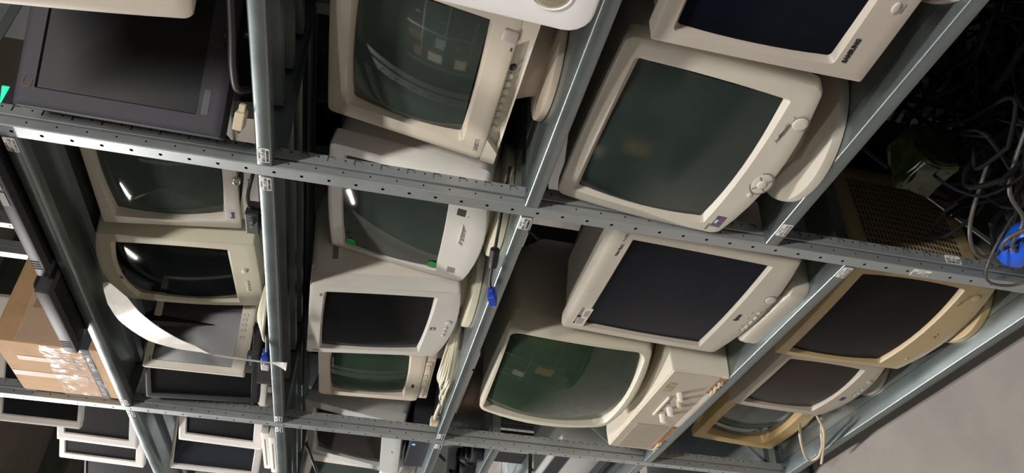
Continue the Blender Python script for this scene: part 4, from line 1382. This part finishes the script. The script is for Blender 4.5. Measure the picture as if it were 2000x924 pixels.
# cable heap in the bottom of the near bay
BLKC = mat('black_cable_rubber', '#060607', 0.75, 0, 0.1, 30, spec=0.2)
random.seed(21)
bm = bmesh.new()
for k in range(270):
    cx, cy = random.uniform(0.08, 1.08), random.uniform(0.06, 0.42)
    topz = 0.40 + 0.30 * cx
    cz = random.uniform(0.16, max(0.2, topz))
    pts = []
    a0 = random.uniform(0, 6.28)
    rr = random.uniform(0.05, 0.14)
    tx, ty = random.uniform(-0.8, 0.8), random.uniform(-0.8, 0.8)
    for i in range(7):
        a = a0 + i * random.uniform(0.5, 1.1)
        x = cx + rr * math.cos(a)
        y = cy + rr * math.sin(a) * 0.8
        z = cz + (math.cos(a) * tx + math.sin(a) * ty) * rr
        pts.append((min(1.12, max(0.03, x)), min(0.46, max(0.03, y)), min(0.70, max(0.12, z))))
    tube(bm, pts, random.choice((0.003, 0.004, 0.0055)), 6, 4)
o = tag(obj('cable_heap', bm, BLKC, smooth=60), 'dark heap of tangled black cables filling the bottom of the near bay', 'cables', kind='stuff')
GRYC = mat('grey_cable_rubber', '#4A4744', 0.4, 0, 0.05)
labs = ['thick grey cable looping out of the black heap, highest of the grey ones', 'thin grey cable curling beside the blue cable cover in the heap', 'grey cable crossing straight over the black cable heap',
        'grey cable arching low at the right edge of the photo', 'grey cable end standing out of the heap beside the perforated upright']
rows = [[(0.40, 0.20, 0.42), (0.36, 0.02, 0.40), (0.28, -0.02, 0.33), (0.24, 0.0, 0.26), (0.30, 0.05, 0.20)],
        [(0.14, 0.08, 0.30), (0.08, 0.0, 0.34), (0.02, -0.02, 0.31), (0.03, -0.025, 0.25), (0.10, -0.02, 0.24), (0.15, 0.03, 0.28)],
        [(0.34, 0.12, 0.42), (0.24, 0.03, 0.42), (0.19, 0.0, 0.36), (0.13, -0.01, 0.34), (0.09, 0.01, 0.27), (0.13, 0.06, 0.22)],
        [(0.34, 0.10, 0.28), (0.24, 0.0, 0.32), (0.15, -0.01, 0.36), (0.10, 0.0, 0.33), (0.12, 0.05, 0.26)],
        [(0.20, 0.12, 0.40), (0.13, 0.04, 0.41), (0.08, 0.01, 0.38), (0.055, 0.01, 0.33), (0.08, 0.03, 0.29), (0.13, 0.06, 0.27)]]
for l, p in zip(labs, rows):
    bm = bmesh.new()
    tube(bm, p, 0.0042 if 'thin' not in l else 0.003)
    tag(obj('cable', bm, GRYC, smooth=60), l, 'cable', 'grey cables on the heap')
bm = bmesh.new()
lathe(bm, [(0.020, -0.05), (0.030, -0.04), (0.034, 0.0), (0.030, 0.035), (0.016, 0.05)], 24)
bmesh.ops.transform(bm, matrix=Matrix.Translation((0.10, 0.02, 0.285)) @ Matrix.Rotation(R(75), 4, 'Y'), verts=bm.verts)
tag(obj('blue_plug_cover', bm, mat('bright_blue_plastic', '#1B58D8', 0.3, 0, 0.05), smooth=50), 'rounded bright blue plastic cover among the cables at the right edge', 'cable cover')
bm = bmesh.new()
box(bm, 0.10, 0.20, 0.10, 0.20, 0.46, 0.54, bev=0.01)
bmesh.ops.subdivide_edges(bm, edges=bm.edges[:], cuts=3)
for v in bm.verts:
    v.co += 0.012 * noise.noise_vector(v.co * 30)
tag(obj('plastic_pack', bm, mat('dull_green_plastic', '#2F3A12', 0.25, 0, 0.3, 30, 0.6, 40)), 'crumpled dull green plastic pack just under the shelf edge beside the cable heap', 'bag')

# small items at the back of shelves
for (x0, x1, y0, y1, z0, z1, mm_, nm, lab) in (
        (-0.10, -0.035, 0.30, 0.44, 0.592, 0.93, mat('rusty_red_plastic', '#7A4A3E', 0.5, 0, 0.2, 20), 'rusty_red_box', 'rusty red box behind the large rosy grey monitor'),
        ):
    t = thing(nm, lab, 'box', ((x0 + x1) / 2, (y0 + y1) / 2, z0))
    hx, hy = (x1 - x0) / 2, (y1 - y0) / 2
    obj('box_body', bx(-hx, hx, -hy, hy, 0, z1 - z0, bev=0.003), mm_, t)
    obj('tape_strip', bx(-0.02, 0.02, -hy - 0.0006, -hy, 0.0, z1 - z0), TAPE, t)

# far bay low shelves: adapters, pink folder, pale boxes
t = thing('folder', 'pink plastic folder standing on the shelf of adapters in the far bay', 'folder', (-1.275, 0.03, 1.081))
PINK = mat('pink_plastic', '#B0386E', 0.35, 0, 0.05)
bm = bmesh.new()
box(bm, 0, 0.012, 0.0, 0.04, 0.0, 0.12, bev=0.002)
obj('folder_cover', bm, PINK, t)
obj('spine_label', bx(0.002, 0.010, -0.0006, 0.0, 0.05, 0.10), PAPER, t)
random.seed(5)
for k in range(7):
    x = -1.40 - k * 0.055
    t = thing('power_adapter', 'black power adapter with its cord, one of a row in the far bay', 'adapter', (x, 0.02 + 0.02 * (k % 3), 1.081), 0.1 * (k % 3 - 1), 'black adapters in the far bay')
    obj('adapter_body', bx(-0.022, 0.022, 0, 0.10, 0, 0.035 + 0.012 * (k % 2), bev=0.004), BLACKP, t, 40)
    bm = bmesh.new()
    tube(bm, [(0, 0.0, 0.02), (0.005, -0.02, 0.03), (0.02, -0.01, 0.06), (0.0, 0.02, 0.07), (-0.015, 0.0, 0.05)], 0.0028)
    obj('cord', bm, BLACKP, t, 60)
t = thing('printer', 'grey office device mostly hidden below the far bay shelf of adapters', 'printer', (-1.55, 0.09, 0.603))
obj('case', bx(-0.21, 0.21, 0, 0.36, 0, 0.22, bev=0.015), C_CG, t, 40)
obj('paper_tray', bx(-0.16, 0.16, -0.03, 0.02, 0.03, 0.05, bev=0.003), C_BLK, t)
obj('control_panel', bx(-0.19, 0.19, -0.004, 0.02, 0.16, 0.21, bev=0.003), C_BLK, t)

# ------------------------------------------------------------------ racks behind and across the aisle


def simple_rack(yf, zs, xs, flip, who, deep=0.5):
    for x in xs:
        rack_frame(x, yf, 'galvanized rack upright ' + who, flip=flip, group='rack uprights ' + who)
    for a, b in zip(xs[1:], xs):
        for z in zs:
            shelf(a + 0.001, b - PW - 0.001, z, 'galvanized steel shelf ' + who, y=yf if not flip else yf - deep, flip=flip, depth=deep, group='shelves ' + who)


simple_rack(0.56, [0.108, 0.60, 1.12, 1.66, 2.20], [1.2, 0.0, -1.2, -2.4, -3.6], False, 'in the row behind')
simple_rack(-2.55, [0.108, 0.70, 1.30, 1.90, 2.45], [1.6, 0.4, -0.8, -2.0, -3.2], True, 'across the aisle')
random.seed(9)


def carton(x, y, z, w, d, h, lab, mm_=CARD, grp=None):
    t = thing('carton', lab, 'box', (x, y, z), 0, grp)
    obj('carton_body', bx(-w / 2, w / 2, -d / 2, d / 2, 0, h, bev=0.003), mm_, t)
    obj('tape_strip', bx(-0.024, 0.024, -d / 2 - 0.0007, d / 2 + 0.0007, h - 0.002, h + 0.0007), TAPE, t)
    for sy in (-1, 1):
        obj('tape_strip', bx(-0.024, 0.024, min(sy * d / 2, sy * (d / 2 + 0.0007)), max(sy * d / 2, sy * (d / 2 + 0.0007)), h - 0.06, h), TAPE, t)
    return t


cnt = 0
for x in (0.85, 0.35, -0.25, -0.8, -1.5, -2.1, -2.8):
    for z in (0.108, 0.60, 1.12, 1.66, 2.20):
        if random.random() < 0.72:
            w, h, d = random.uniform(0.28, 0.42), random.uniform(0.2, 0.4), random.uniform(0.3, 0.42)
            carton(x + random.uniform(-0.03, 0.03), 0.60 + d / 2, z, w, d, h, 'carton added in the row behind, coloured dark to keep the gaps black', random.choice((BLACKP, CARDD, BLACKP)), 'added dark cartons in the row behind')  # added filler, black and dark brown stand in for the unlit rear
for x in (1.3, 0.75, 0.1, -0.45, -1.1, -1.65, -2.3, -2.85):
    for z in (0.108, 0.70, 1.30, 1.90, 2.45):
        if random.random() < 0.75:
            w, h, d = random.uniform(0.28, 0.42), random.uniform(0.2, 0.42), random.uniform(0.3, 0.42)
            carton(x, -2.58 - d / 2, z, w, d, h, 'carton on the racks across the aisle', random.choice((CARD, CARDD, C_CG, BLACKP, C_UNI)), 'cartons across the aisle')

# green escape lamp glimpsed at the far left above the racks
t = thing('exit_lamp', 'glowing green escape lamp glimpsed above the black flat monitor', 'lamp', (-3.05, 2.60, 3.84), R(-40))
obj('lamp_case', bx(-0.02, 0.02, -0.11, 0.11, 0, 0.14, bev=0.005), LAMPB, t)
obj('green_panel', bx(0.02, 0.026, -0.10, 0.10, 0.01, 0.13), mat('green_lit_panel', '#189A62', 0.4, 0, 0, emit='#28D98C', es=2.5), t)
bm = bmesh.new()
tube(bm, [(0, 0, 0.14), (0, 0, 1.39)], 0.006, 8, 1)
obj('hanger_rod', bm, STEEL, t)
